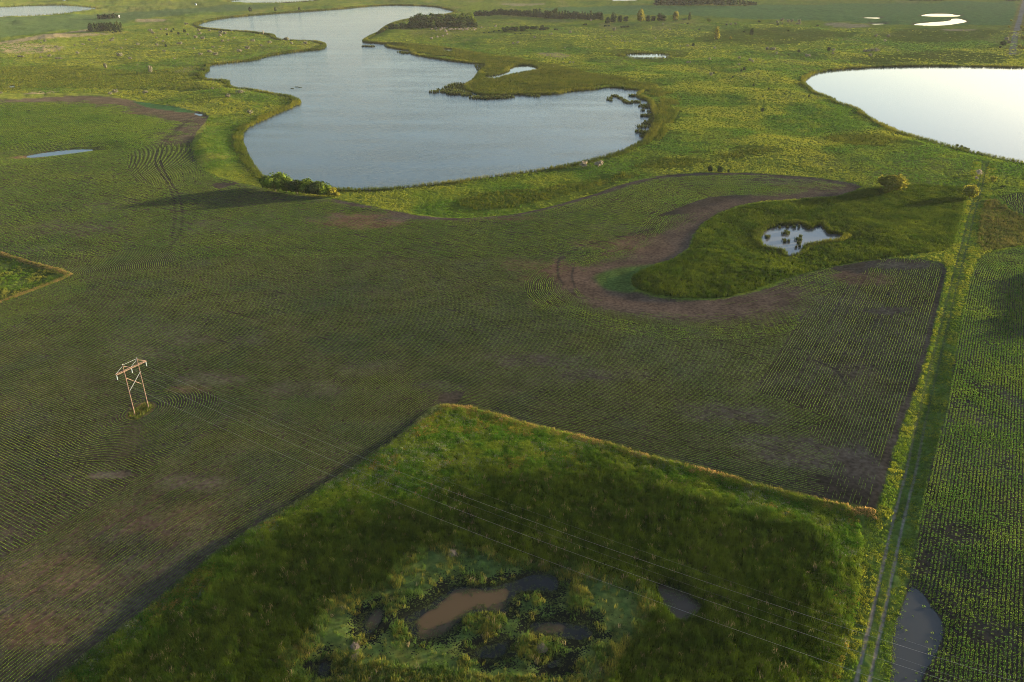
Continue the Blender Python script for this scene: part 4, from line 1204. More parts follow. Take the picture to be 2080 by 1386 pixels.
def tree_mesh(kind, var):
    """unit-height tree: returns (trunk mesh, crown mesh)"""
    key = (kind, var)
    if key in TREE:
        return TREE[key]
    r = random.Random(hash((kind, var)) & 0xffff if False else sum(map(ord, kind)) * 13 + var * 101)
    lobes = []; n = 260; size = .045; trunk_h = .35; tr = .022
    if kind == 'broad':
        for i in range(7):
            a = r.random() * 6.28; q = .20 * math.sqrt(r.random())
            lobes.append((q * math.cos(a), q * math.sin(a), .42 + .36 * r.random(), .17 + .07 * r.random(), .15 + .08 * r.random()))
        lobes.append((0, 0, .6, .26, .28)); lobes += [(.17 * math.cos(k * 1.26), .17 * math.sin(k * 1.26), .24, .2, .22) for k in range(5)]; n = 520; size = .05
    elif kind == 'tall':
        for i in range(7):
            zc = .14 + .7 * i / 6; lobes.append((.06 * (r.random() - .5), .06 * (r.random() - .5), zc, .16 + .05 * r.random() - .06 * i / 6, .17))
        n = 340; size = .045
    elif kind == 'cone':
        for i in range(6):
            zc = .12 + .78 * i / 5; lobes.append((.02 * (r.random() - .5), .02 * (r.random() - .5), zc, .27 * (1 - .78 * i / 5) + .03, .14))
        n = 340; size = .04; trunk_h = .2
    elif kind == 'bush':
        for i in range(8):
            a = r.random() * 6.28; q = .42 * math.sqrt(r.random())
            lobes.append((q * math.cos(a), q * math.sin(a), .34 + .34 * r.random(), .26 + .10 * r.random(), .24 + .09 * r.random()))
        lobes.append((0, 0, .4, .5, .4)); n = 900; size = .05; trunk_h = .3; tr = .03
    elif kind == 'shrub':
        for i in range(5):
            a = r.random() * 6.28; q = .32 * math.sqrt(r.random())
            lobes.append((q * math.cos(a), q * math.sin(a), .35 + .35 * r.random(), .24 + .1 * r.random(), .24 + .1 * r.random()))
        lobes.append((0, 0, .4, .42, .38)); n = 220; size = .075; trunk_h = .3; tr = .035
    elif kind == 'low':
        for i in range(6):
            a = r.random() * 6.28; q = .9 * math.sqrt(r.random())
            lobes.append((q * math.cos(a), q * math.sin(a) * .6, .4 + .25 * r.random(), .5, .4))
        n = 240; size = .12; trunk_h = .3; tr = .05
    elif kind == 'bare':
        lobes = [(.1, 0, .8, .12, .12), (-.12, .05, .7, .1, .1), (.03, -.1, .9, .09, .09)]; n = 90; size = .03; trunk_h = .6
    V, F = leaf_cloud(lobes, n, size, var * 7 + len(kind))
    if kind != 'bare':
        Vc, Fc = core_blob([(a, b, c, d, e) for a, b, c, d, e in lobes], .58 if kind != 'bush' else .72, var + 3)
        V, F = join([(V, F), (Vc, Fc)])
    V[:, 2] = np.maximum(V[:, 2], .01)
    cm = mesh_np(kind + '_crown', V, F)
    parts = [tube((0, 0, -.04), (.01, 0, trunk_h), tr, tr * .7)]
    for i in range(4):
        a = i * 1.57 + r.random(); parts.append(tube((.01, 0, trunk_h * (.6 + .1 * i)), (.14 * math.cos(a), .14 * math.sin(a), trunk_h + .22 + .08 * r.random()), tr * .55, tr * .2, 5))
    tm = mesh_mixed(kind + '_trunk', *join(parts))
    TREE[key] = (tm, cm)
    return TREE[key]
MESHMAT = {}
def with_mat(me, mat):
    k = (me.name, mat.name)
    if k not in MESHMAT:
        c = me.copy(); c.materials.clear(); c.materials.append(mat); MESHMAT[k] = c
    return MESHMAT[k]
def plant(name, kind, px, py, h, mat, label, cat, group=None, wid=1.0, var=None, parts=True, pos=None):
    X, Y = pos if pos is not None else gp(px, py)
    zg = float(height_at(X, Y)[0])
    v = random.randrange(4) if var is None else var
    tm, cm = tree_mesh(kind, v)
    props = dict(label=label, category=cat)
    if group:
        props['group'] = group
    rz = random.random() * 6.28
    if parts:
        o = empty(name, (X, Y, max(zg, 0)), rz, **props)
        o.scale = (h * wid, h * wid, h)
        t = link('trunk', with_mat(tm, M['bark']), None, o)
        c = link('crown', with_mat(cm, M[mat]), None, o)
    else:
        o = link(name, with_mat(cm, M[mat]), None, None, **props)
        o.location = (X, Y, max(zg, 0)); o.rotation_euler = (0, 0, rz); o.scale = (h * wid, h * wid, h)
    return o
def jit(a):
    return (random.random() - .5) * 2 * a

# ---- the willow thicket on the lake's near shore: eight bushes in a row
th = [(560,392,9.0,1.05,'leaf_willow','tall round willow bush, highest of the lakeside thicket, at its left part'),
      (545,388,6.5,.95,'leaf_grove','dark green bush at the left end of the lakeside thicket'),
      (583,394,7.0,1.0,'leaf_willow','green willow bush just right of the tallest bush in the thicket'),
      (604,397,7.0,1.0,'leaf_grove','dark green bush in the middle of the lakeside thicket'),
      (622,399,7.2,1.0,'leaf_willow','rounded willow bush right of the thicket middle, sunlit on top'),
      (645,402,7.4,1.1,'leaf_grove','broad dark bush with yellow sunlit right side in the thicket'),
      (660,402,5.5,1.0,'leaf_willow','green bush near the right end of the lakeside thicket'),
      (674,402,4.6,.9,'leaf_gold','golden green bush near the right end of the lakeside thicket'),
      (686,404,2.4,1.0,'leaf_gold','smallest golden bush closing the right end of the lakeside thicket')]
for i, (a, b, h, w, mt, lab) in enumerate(th):
    plant('willow_bush', 'bush', a, b, h * 1.3, mt, lab, 'bush', 'bushes of the lakeside thicket', w, i % 4)
for (a, b, h, mt, lab) in [(708,386,1.8,'leaf_gold','small yellow shrub on the shore right of the lakeside thicket'),(730,388,1.6,'leaf_gold','second small yellow shrub right of the lakeside thicket'),(752,391,1.5,'leaf_silver','small pale shrub on the shore, third right of the thicket')]:
    plant('shore_shrub', 'shrub', a, b, h, mt, lab, 'shrub', None, 1.1, None, False)

# ---- willows by the southern marsh and along the track
plant('willow_tree', 'bush', 1808, 392, 9.5, 'leaf_gold', 'big yellow-green willow on the far edge of the reed pond marsh', 'tree', None, 1.4, 1)
plant('willow_bush', 'bush', 1800, 399, 4.4, 'leaf_gold', 'small willow bush standing in front of the big yellow-green willow', 'bush', None, .9, 2)
plant('willow_tree', 'bush', 1968, 405, 9.0, 'leaf_gold', 'yellow-green willow beside the grassy track', 'tree', None, .8, 3)
plant('shrub', 'shrub', 1986, 362, 4.0, 'leaf_blossom', 'pale grey shrub beside the track near the right lake', 'shrub', None, 1.0, 1)
plant('shrub', 'shrub', 1981, 371, 2.4, 'leaf_blossom', 'small whitish shrub just below the pale grey shrub by the track', 'shrub', None, .8, 2, False)
plant('shrub', 'shrub', 2014, 376, 4.0, 'leaf_gold', 'yellow-green shrub right of the track near the right lake', 'shrub', None, 1.0, 0)
plant('shrub', 'low', 2034, 386, 1.4, 'leaf_dark', 'low dark thicket right of the track at the edge of a field', 'shrub', None, 1.0, 0, False)
plant('cedar_tree', 'broad', 1442, 353, 4.8, 'leaf_dark', 'dark little tree, leftmost of three at the field edge south of the pasture', 'tree', None, 1.0, 0)
plant('cedar_tree', 'broad', 1462, 354, 4.2, 'leaf_dark', 'dark bushy little tree, middle one of three at the field edge', 'tree', None, 1.3, 1)
plant('cedar_tree', 'broad', 1479, 355, 2.2, 'leaf_dark', 'smallest dark tree, rightmost of three at the field edge', 'tree', None, 1.0, 2, False)
plant('blossom_shrub', 'shrub', 1184, 342, 4.2, 'leaf_blossom', 'white-flowering shrub on the south shore, left one of two', 'shrub', None, 1.15, 0)
plant('blossom_shrub', 'shrub', 1215, 341, 4.6, 'leaf_blossom', 'white-flowering shrub on the south shore, right one of two', 'shrub', None, 1.1, 3)

# ---- shrubs scattered over the west pasture
K = 2.971
west = [(122,355,3),(138,355,2.5),(245,356,2.2),(297,347,3),(342,362,2.6),(365,362,2.5),(348,302,3),(277,268,3),(452,283,2),(504,276,2.6),(470,330,3.2),(543,258,3),(672,260,3.5),(682,248,3),(728,350,4.5),(790,370,3),(735,298,2.2),(760,250,2),(833,285,3.2),(952,288,3.5),(945,246,2.6),(993,325,2.4),(1090,283,4.2),(912,208,4.4),(925,218,3.6),(975,193,3),(1003,190,3),(1127,166,4),(1135,222,3),(1183,243,4.4),(1223,256,4),(1200,198,3.4),(1205,218,3.4),(1268,198,3),(1335,215,4.4),(1330,236,3.6),(1360,218,4),(1345,268,3.4),(1380,264,2.4),(1288,294,2.4),(1265,330,3.2),(1275,330,2.6),(1212,346,3.4),(1305,346,3.8),(1445,324,4),(1452,322,3),(1495,312,4.4),(1530,266,4),(1628,275,4),(1578,296,2.6),(1762,277,3),(1843,279,4.2),(1735,255,4.2),(1725,255,3),(1053,370,2),(988,268,2.4),(1415,246,2.4),(583,300,1.8),(250,275,1.6),(620,268,1.6),(1170,300,2),(1330,290,1.6)]
def west_label(px, py):
    if px > 520: w = 'on the narrow spit running into the big lake'
    elif px > 430: w = 'just left of the narrow lake spit'
    elif px > 330: w = 'round the dark bush group' if py < 80 else 'below the dark bush group, towards the reedy bay'
    elif px > 255: w = 'right of the dense planted clump' if py < 85 else 'between the two tall pale trees'
    elif px > 170: w = 'in front of the dense planted clump' if py < 95 else 'close by the left tall pale tree'
    elif px > 70: w = 'below the tan field strip'
    else: w = 'at the far left of the west pasture'
    return 'small silvery shrub on the west pasture ' + w
for (a, b, h) in west:
    plant('silverberry_shrub', 'shrub', a / K, b / K, h * 1.25, 'leaf_silver', west_label(a / K, b / K), 'shrub', 'silvery shrubs on the west pasture', 1.25 + .3 * random.random(), None, False)
for (a, b, h, w, lab) in [(640,425,8.0,.42,'tall pale shrubby tree, left one of two tall ones in the west pasture'),(912,447,8.6,.50,'tall pale bushy tree, right one of two tall ones in the west pasture')]:
    plant('pale_tree', 'bush', a / K, b / K, h, 'leaf_silver', lab, 'tree', None, w)
plant('bare_tree', 'bare', 835 / K, 415 / K, 4.5, 'leaf_silver', 'thin bare little tree between two tall pale trees in the west pasture', 'tree', None, 1.2)
for (a, b, h, lab) in [(1010,222,3.5,'dark low bush at the left end of a dark group in the west pasture'),(1038,208,4.5,'dark bush second from left in a group in the west pasture'),(1080,220,4.8,'dark bush third in a group in the west pasture'),(1117,207,5.5,'tallest dark bush at the right end of a group in the west pasture'),(1005,293,4.0,'single dark bush amid the silvery shrubs of the west pasture'),(1050,192,3.4,'small dark bush above a dark group in the west pasture')]:
    plant('dark_bush', 'broad', a / K, b / K, h, 'leaf_dark', lab, 'bush', None, 1.3, None, False)
plant('pale_tree', 'tall', 1590 / K, 212 / K, 6.5, 'leaf_blossom', 'slim pale dead shrub standing on the small lake spit', 'shrub', None, .8, None, False)
near_l = [(670,580,3.6,1.2,'silvery shrub in front of a pair on the grassy strip above the left field'),(692,566,4.0,1.6,'wide silvery shrub behind another, above the left field'),(875,570,3.6,1.6,'silvery round shrub alone between the left field and the lake bays'),(1287,556,2.6,1,'small silvery shrub near the reedy lake bay'),(1383,608,4.2,1.3,'grey silvery shrub on the lake headland, left of a wider one'),(1450,586,4.0,2.0,'widest grey silvery shrub on the lake headland'),(1512,694,4.2,1.2,'silvery shrub on the headland nearest the golden reed fringe'),(6,574,3.0,1.2,'silvery shrub at the left picture edge above the left field')]
for (a, b, h, w, lab) in near_l:
    plant('silverberry_shrub', 'shrub', a / K, b / K, h, 'leaf_silver', lab, 'shrub', None, w)

# ---- dense planted clump in the west pasture, and small clump beyond
for i in range(20):
    f = i / 19.0
    gold = f > .62
    plant('poplar_tree' if gold else 'spruce_tree', 'tall' if gold else 'cone', (548 + 190 * f) / K, (205 + jit(8)) / K, (13 if gold else 12.0) + jit(1.6), 'leaf_grove' if gold else 'leaf_dark',
          'slim olive tree in the right half of the dense planted clump west of the lake' if gold else 'dark conical tree in the left half of the dense planted clump west of the lake', 'tree', 'olive trees of the planted clump' if gold else 'dark trees of the planted clump', 1.5 if not gold else 1.1, None, True)
plant('dark_bush', 'shrub', 686 / K, 217 / K, 3.5, 'leaf_grove', 'brown-green bush in front of the dense planted clump west of the lake', 'bush', None, 1.0, None, False)
for (a, b, h) in [(600,118,9),(618,118,8),(640,118,11),(662,118,10),(690,116,10),(708,114,9),(630,114,8),(675,113,8)]:
    plant('broadleaf_tree', 'broad', a / K, b / K, h + jit(1), 'leaf_dark', 'dark tree in the small far clump right of the top left pond', 'tree', 'trees of the small far clump', 1.1)
for (a, b, h, lab) in [(1513,75,12,'biggest of three trees on the far lake shore'),(1663,70,9,'middle one of three trees on the far lake shore'),(1808,66,8,'rightmost of three trees on the far lake shore')]:
    plant('broadleaf_tree', 'broad', a / K, b / K, h, 'leaf_dark', lab, 'tree', None, 1.0)

# ---- grove on the peninsula
K2 = lambda a: 690 + a / 2.971
grove = [(282,188,6),(300,190,8),(325,193,8),(350,193,9),(378,190,11),(400,192,10),(425,192,12),(450,195,13),(475,195,14),(500,195,14),(525,194,13),(548,192,14),(572,190,13),(600,188,14),(628,187,13),(655,186,12),(680,186,13),(705,186,13),(730,186,13),(755,186,12),(780,184,12),(805,182,11),(825,178,9),
         (440,170,17),(470,168,18),(500,165,19),(530,165,19),(560,165,18),(595,165,17),(630,165,17),(660,165,17),(690,165,18),(720,165,18),(750,165,19),(780,165,18),(805,165,16),
         (480,150,18),(520,148,18),(560,148,17),(610,148,17),(650,148,17),(700,146,18),(745,146,19),(785,148,18)]
for i, (a, b, h) in enumerate(grove):
    gold = a > 690 and b < 170  # sunlight on these crowns put into a brighter leaf colour
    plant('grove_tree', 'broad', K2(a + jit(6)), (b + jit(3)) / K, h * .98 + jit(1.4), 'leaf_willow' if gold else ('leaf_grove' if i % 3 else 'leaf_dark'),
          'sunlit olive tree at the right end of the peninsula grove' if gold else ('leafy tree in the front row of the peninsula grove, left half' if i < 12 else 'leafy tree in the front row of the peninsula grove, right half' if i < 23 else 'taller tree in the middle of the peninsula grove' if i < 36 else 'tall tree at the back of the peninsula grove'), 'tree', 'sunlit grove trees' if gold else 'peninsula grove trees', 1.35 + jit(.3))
plant('bare_tree', 'bare', K2(395), 178 / K, 14, 'leaf_grove', 'thin-topped tree sticking out over the left part of the peninsula grove', 'tree', None, .9)
for i in range(38):
    a = 550 + 290 * random.random(); b = 198 + jit(8)
    plant('blossom_shrub', 'shrub', K2(a), b / K, 2.6 + 1.4 * random.random(), 'leaf_blossom', ('small whitish flowering shrub along the front of the grove, left half' if a < 690 else 'small whitish flowering shrub along the front of the grove, right half'), 'shrub', 'flowering shrubs before the grove', 1.0, None, False)
for (a, b, h) in [(555,243,4.5),(590,232,3.5),(625,228,3.5),(642,212,5),(648,222,3.5),(940,183,4.5),(855,188,3)]:
    plant('blossom_shrub', 'shrub', K2(a), b / K, h, 'leaf_blossom', 'pale flowering shrub standing apart on the grass below the grove', 'shrub', 'flowering shrubs on the grass', 1.0, None, False)
# thicket right of the grove
for i in range(30):
    f = random.random(); a = 985 + 285 * f; b = 205 - 14 * f + jit(7)
    plant('thicket_shrub', 'shrub', K2(a), b / K, 5.5 + 3 * random.random(), 'leaf_dark', 'dark green shrub of the long thicket right of the peninsula grove', 'shrub', 'thicket right of the grove', 1.1, None, False)
for (a, b, h) in [(1300,187,3.5),(1312,187,3),(960,205,3),(930,208,2.5),(870,215,2.4),(900,214,2.2),(1150,222,2),(1090,218,2.2),(1060,222,2.4)]:
    plant('dark_bush', 'shrub', K2(a), b / K, h, 'leaf_dark', 'small dark bush at the edge of the thicket right of the grove', 'bush', 'small bushes by the thicket', 1.3, None, False)

# ---- shelterbelt behind
for i in range(46):
    f = i / 45.0
    a = 812 + f * 770; b = 103 + f * 21
    big = i in (22, 23) or i in (29,)
    h = (9 if f < .45 else 11) + jit(2.0)
    knd = 'broad' if f < .42 or random.random() < .25 else 'cone'
    plant('shelterbelt_tree', knd, K2(a), b / K, h * 1.22, 'leaf_dark', ('dark tree at the left end of the long shelterbelt, right behind the grove' if f < .25 else 'dark tree of the shelterbelt left of its tallest rounded tree' if f < .60 else 'dark conical tree of the shelterbelt just right of its tallest rounded tree' if f < .8 else 'dark tree in the right part of the long shelterbelt row'), 'tree', 'shelterbelt trees', 1.25 if knd == 'broad' else 1.5)
for (a, b, h, w, mt, lab) in [(1180,108,14,1.2,'leaf_dark','broad dark tree standing above the shelterbelt, left of the rounded one'),(1300,112,19,1.0,'leaf_grove','tallest rounded tree rising above the middle of the shelterbelt'),
    (1575,118,13,1.1,'leaf_grove','rounded tree at the right part of the shelterbelt'),(1650,150,18,1.0,'leaf_dark','large dark tree at the right end of the shelterbelt'),(1615,152,12,1.2,'leaf_dark','dark tree left of the large dark tree at the shelterbelt end'),(1690,146,12,1.1,'leaf_dark','dark tree right of the large dark tree at the shelterbelt end'),(1725,140,10,1.3,'leaf_grove','smaller tree between the large dark tree and the golden one'),
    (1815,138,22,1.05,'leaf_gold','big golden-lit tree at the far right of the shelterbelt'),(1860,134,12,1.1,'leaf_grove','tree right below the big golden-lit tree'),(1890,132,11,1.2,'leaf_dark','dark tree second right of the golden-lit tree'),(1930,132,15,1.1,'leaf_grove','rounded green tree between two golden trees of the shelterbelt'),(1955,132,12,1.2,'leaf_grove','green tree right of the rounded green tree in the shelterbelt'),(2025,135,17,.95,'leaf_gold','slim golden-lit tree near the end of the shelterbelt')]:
    plant('shelterbelt_tree', 'broad', K2(a), b / K, h, mt, lab, 'tree', None, w)  # golden-lit trees: the sunlight is painted in as gold leaf colour
plant('shelterbelt_tree', 'tall', 1400, 44, 13, 'leaf_grove', 'last slim tree at the right end of the shelterbelt', 'tree', None, 1.3)
plant('dark_bush', 'low', 1390, 45, 4, 'leaf_dark', 'low dark hedge left of the last slim shelterbelt tree', 'bush', None, 1.0, None, False)
plant('round_bush', 'bush', 1440, 49, 8.5, 'leaf_willow', 'big rounded bush on the pasture right of the shelterbelt end', 'bush', None, .9)
plant('dark_bush', 'low', K2(1480), 155 / K, 3, 'leaf_dark', 'low wide dark bush between the shelterbelt and the pasture', 'bush', None, 1.3, None, False)
for (a, b) in [(1600,165),(1625,164),(1700,174),(1720,173),(1740,172)]:
    plant('dark_bush', 'shrub', K2(a), b / K, 4 + jit(.8), 'leaf_dark', 'small dark bush in front of the shelterbelt end', 'bush', 'bushes before the shelterbelt end', 1.5, None, False)
# big wood at the top edge
for i in range(26):
    f = i / 25.0
    b = 13 + 3 * f + jit(1.5) - (4 if i % 2 else 0)
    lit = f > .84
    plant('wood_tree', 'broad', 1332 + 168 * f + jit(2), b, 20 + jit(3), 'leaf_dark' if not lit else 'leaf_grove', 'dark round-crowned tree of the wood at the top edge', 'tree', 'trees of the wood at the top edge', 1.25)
for i in range(7):
    plant('wood_tree', 'broad', 1502 + 5.5 * i, 12 + jit(2), 14 - i + jit(1), 'leaf_grove', 'lighter tree at the right end of the wood at the top edge', 'tree', 'lighter trees of the wood at the top edge', 1.1)
for i in range(11):
    plant('wood_tree', 'broad', 1848 + 6.2 * i, 5 + jit(.8), 11 + jit(2), 'leaf_dark', 'dark tree of the far row at the top right edge', 'tree', 'far row at the top right', 1.4)
for i in range(5):
    plant('wood_tree', 'broad', 2042 + 6 * i, 2.5 + jit(.8), 12 + jit(2), 'leaf_dark', 'dark tree by the road at the top right corner', 'tree', 'trees at the top right corner', 1.4)
for i in range(9):
    plant('wood_tree', 'broad', 138 + 7 * i, 2.5 + jit(.7), 11 + jit(2), 'leaf_dark', 'dark tree round the farm at the top left edge', 'tree', 'trees round the far farm', 1.2)

# ---- east pasture
plant('leafy_tree', 'broad', 1526, 73, 12, 'leaf_grove', 'single open-crowned tree on the east pasture', 'tree', None, .8)
plant('golden_tree', 'tall', 1455, 84, 17, 'leaf_gold', 'slim golden tree on the east pasture left of the open-crowned tree', 'tree', None, 1.3)
plant('shrub', 'shrub', 1483, 84, 5, 'leaf_gold', 'small golden shrub right below the slim golden tree', 'shrub', None, .9, None, False)
EA = lambda a, b: (1380 + a / 6.118, 80 + b / 6.118)
for (a, b, h, w) in [(375,282,3.5,1),(740,290,4.5,.9),(875,305,4.8,1),(905,318,4,1),(1205,192,3.6,1),(1580,232,5,1.1),(1610,228,4,1.2),(1905,190,4.5,1),(1900,218,3.6,1),(735,360,3,1),(100,305,3,1.3),(130,305,2.6,1),(440,125,4,1.1),(100,90,3,1.5)]:
    plant('silverberry_shrub', 'shrub', *EA(a, b), h, 'leaf_silver', 'small silvery shrub scattered on the pasture between the two lakes', 'shrub', 'silvery shrubs on the east pasture', w, None, False)
plant('silverberry_shrub', 'shrub', *EA(390, 485), 5.0, 'leaf_silver', 'round grey shrub alone on the grass between the two lakes', 'shrub', None, .85)
plant('silverberry_shrub', 'shrub', *EA(1085, 150), 6.0, 'leaf_silver', 'big silvery shrub at the left end of a close row on the east pasture', 'shrub', None, 1.0)
plant('silverberry_shrub', 'shrub', *EA(1135, 146), 4.6, 'leaf_silver', 'middle silvery shrub of a close row on the east pasture', 'shrub', None, 1.1)
plant('silverberry_shrub', 'shrub', *EA(1172, 146), 5.0, 'leaf_silver', 'right silvery shrub of a close row on the east pasture', 'shrub', None, 1.0)
for (a, b, h) in [(170,92,5),(1480,185,4.5),(1850,172,5.5),(800,418,4),(765,434,3),(660,502,2.2),(920,598,3),(1105,652,2.4),(1030,905,3.4),(1000,420,2.2),(425,452,2.4),(1605,738,2.2),(1300,712,2),(1035,742,1.6),(980,476,1.8),(155,132,2)]:
    plant('dark_bush', 'broad', *EA(a, b), h, 'leaf_dark', 'tiny dark bush dotted on the grass between the two lakes', 'bush', 'dark bushes on the east pasture', 1.2, None, False)
for (a, b, h) in [(235,470,5),(390,482,6),(350,528,4.5),(90,660,4.5),(120,658,4),(150,655,4.5),(190,652,5),(230,655,6),(260,650,4),(155,732,4.5),(510,648,3)]:
    plant('silverberry_shrub', 'shrub', 1740 + a / 6.118, b / 6.118, h, 'leaf_silver', 'silvery shrub on the far pasture above the right lake', 'shrub', 'silvery shrubs above the right lake', 1.0, None, False)
for (a, b, h) in [(590,152,5),(615,142,6),(655,148,5.5),(675,146,5.5),(720,148,6),(718,166,5.5),(705,166,4),(285,164,4),(310,162,4),(335,162,4),(620,160,3)]:
    plant('silverberry_shrub', 'shrub', 1380 + a / K, b / K, h, 'leaf_silver', 'silvery shrub near the edge of the far green field', 'shrub', 'silvery shrubs by the far field', 1.1, None, False)
for (a, b, h) in [(593,168,3.5),(830,168,3.5),(480,148,4.5),(655,194,2.4),(390,198,3),(50,158,3),(120,186,3),(655,335,2)]:
    plant('dark_bush', 'shrub', 1380 + a / K, b / K, h, 'leaf_dark', 'dark bush near the edge of the far green field', 'bush', 'dark bushes by the far field', 1.4, None, False)
mids = [(1045,280,4),(1075,278,4),(1175,252,4),(1280,232,4),(1265,235,3),(1515,132,5),(1395,204,4.5),(1655,192,7),(1500,225,2.5),(1640,240,3),(1700,262,2.6),(1720,264,2.6),(1750,266,2.4),(1360,300,2.4),(1390,385,2.6),(1410,385,2.6),(1350,385,2.2),(1905,245,3),(1950,165,3),(1990,190,3),(2055,285,2.6),(1545,255,2.4),(1600,238,2.4),(1575,242,2.2),(1290,410,2),(1490,300,1.8),(1660,300,2)]
for (a, b, h) in mids:
    plant('silverberry_shrub', 'shrub', K2(a), b / K, h, 'leaf_silver', 'small pale shrub on the grass between the grove and the oval pond', 'shrub', 'pale shrubs near the oval pond', 1.0, None, False)
for (a, b, h) in [(2036,96,8),(2044,84,7),(2048,90,6),(2030,100,4)]:
    plant('road_bush', 'bush', a, b, h, 'leaf_dark' if a < 2040 else 'leaf_silver', 'bush at the left side of the far gravel road', 'bush', 'bushes by the gravel road', .8, None, False)
for (a, b, h) in [(2074,62,6),(2079,70,7),(2078,82,7),(2070,100,5),(2076,104,6),(2048,60,4),(2052,48,4),(2066,72,3)]:
    plant('road_bush', 'bush', a, b, h, 'leaf_gold', 'yellow-green bush growing along the far gravel road', 'bush', 'golden bushes by the gravel road', .9, None, False)
# trees beyond the right picture edge, whose shadow falls over the right-hand field
for i in range(12):
    plant('field_edge_tree', 'broad', 0, 0, 9 + jit(1.0), 'leaf_grove', 'tree at the far side of the right-hand crop field', 'tree', 'trees beside the right field', 1.4, None, True, (221 + 2.4 * i, 266 + 4.2 * i))

# ------------------------------------------------------------------ reed clumps standing in open water
def clump_mesh(seed):
    r = np.random.default_rng(seed)
    V = []; F = []
    for i in range(46):
        a = r.random() * 6.283; q = math.sqrt(r.random()); bx, by = q * math.cos(a), q * math.sin(a) * .7
        hh = (.55 + .5 * r.random()) * (1 - .3 * q); w = .07 * (.6 + r.random()); fa = r.random() * 6.283
        lx, ly = r.normal() * .16, r.normal() * .16
        dx, dy = math.cos(fa) * w, math.sin(fa) * w; k = len(V)
        V += [(bx - dx, by - dy, -.1), (bx + dx, by + dy, -.1), (bx + lx * .5 + dx, by + ly * .5 + dy, hh * .6), (bx + lx * .5 - dx, by + ly * .5 - dy, hh * .6), (bx + lx, by + ly, hh)]
        F += [(k, k + 1, k + 2), (k, k + 2, k + 3), (k + 3, k + 2, k + 4)]
    return mesh_np('reed_clump', np.array(V), np.array(F))
M['reed'] = leaf_material('reed_blades', (0.055, 0.068, 0.018), .4, .3)
CL = [clump_mesh(s) for s in range(4)]
for c in CL:
    c.materials.append(M['reed'])
def clump(px, py, rad, h, label, group):
    o = link('reed_clump', CL[random.randrange(4)], None, None, label=label, category='reeds', group=group)
    X, Y = gp(px, py); o.location = (X, Y, 0); o.scale = (rad * 1.35, rad * 1.7, h); o.rotation_euler = (0, 0, jit(.5))
for (a, b, q) in [(385,300,1.5),(405,275,2),(420,310,1.5),(455,250,2),(480,250,2.6),(512,255,1.5),(545,275,2),(560,280,1.4),(598,300,2),(612,312,2),(632,330,2.2),(655,340,2),(680,345,2.2),(705,348,1.4),(712,245,2.4),(735,250,1.6),(757,238,2.4),(750,330,2.4),(780,335,2.6),(805,335,2),(870,395,3),(882,380,2.4),(905,410,2),(868,452,1.4),(890,528,2),(858,528,1.2),(935,610,2.2),(888,640,1.6),(862,682,3.6),(825,748,3),(870,770,2.2),(950,640,1.8),(860,815,1.4),(905,520,2.2),(635,158,1.2)]:
    clump(1180 + a / 6.932, 160 + b / 6.932, q, 2.2 + jit(.3), ('clump of green reeds in the curved string standing off the lake right shore' if a < 700 and b < 360 else 'clump of green reeds beside the reedy islet at the lake right shore' if b < 345 else 'clump of green reeds hugging the right shore of the lake below the islet'), 'reed clumps off the right shore')
for i in range(30):
    f = random.random(); clump(1314 + 10 * math.sin(f * 3.1) + jit(5), 208 + 72 * f, 1.3 + random.random(), 2.2, 'clump of green reeds hugging the right shore of the lake below the islet', 'reed clumps off the right shore')
for (a, b, q) in [(160,530,4),(290,520,5),(320,500,6),(350,530,4),(400,540,4),(410,450,5),(470,420,5),(560,400,6),(600,440,5),(470,560,5),(520,560,5),(580,560,5),(640,540,4),(680,580,4),(850,620,6),(890,625,6),(990,630,5),(1040,630,6),(1140,630,5),(1220,625,5),(1280,620,5),(1330,620,4),(900,120,4),(920,160,4),(870,100,3),(960,100,3),(940,130,3),(1840,600,3),(1720,590,3),(430,500,5),(500,480,5),(540,520,5),(560,460,4),(610,500,5),(630,420,5),(660,470,4),(520,440,4),(590,560,4),(700,560,4),(760,570,4),(1090,620,4),(1180,620,4),(1400,610,4),(450,560,4)]:
    clump(860 + a / 8, 121.5 + b / 8, q * .8, 2.6 + jit(.3), 'clump of dark green reeds at the tip of the marshy spit in the lake', 'reed clumps at the marshy spit')
for (a, b, q) in [(378,580,3),(350,580,1.6),(425,580,3),(450,582,4),(475,580,3),(820,650,4),(850,655,5),(880,665,5),(910,660,3),(1370,640,3),(1400,645,2)]:
    clump(680 + a / 6.118, b / 6.118, q * .9, 2.4, 'clump of brownish reeds in the lake before the grove peninsula', 'reed clumps before the peninsula')
for (a, b, q) in [(485,440,1.3),(505,470,1.2),(540,450,1.2),(780,400,1.3),(850,400,2.0),(830,360,1.5),(880,380,1.2),(800,510,1.8),(815,540,1.4),(885,530,1.1),(1020,500,1.6),(1070,510,2.0),(1060,570,1.6),(1090,450,1.4),(1010,640,1.0),(1075,620,1.2),(720,290,1.2),(860,290,1.2),(980,290,1.4),(1060,280,1.0),(1220,310,1.2),(1245,300,1.0)]:
    clump(1500 + a / 8.667, 430 + b / 8.667, q * .45, 1.9 + jit(.3), ('reed tuft along the far edge of the small reed pond' if b < 320 else 'reed tuft in the left part of the small reed pond' if a < 700 else 'reed tuft in the middle of the small reed pond' if a < 950 else 'reed tuft right of the middle of the small reed pond'), 'reed tufts in the reed pond')
for (a, b) in [(1944,296),(1952,299),(1955,301),(1960,302),(1966,304),(1987,311),(1953,303)]:
    clump(a, b, .8, 1.8, 'thin reed tuft in the right lake close to its near shore', 'reed tufts in the right lake')
for (a, b) in [(594,180),(602,177),(610,178)]:
    clump(a, b, 1.4, .5, 'faint patch of weed floating in the main lake', 'weed patches in the lake')

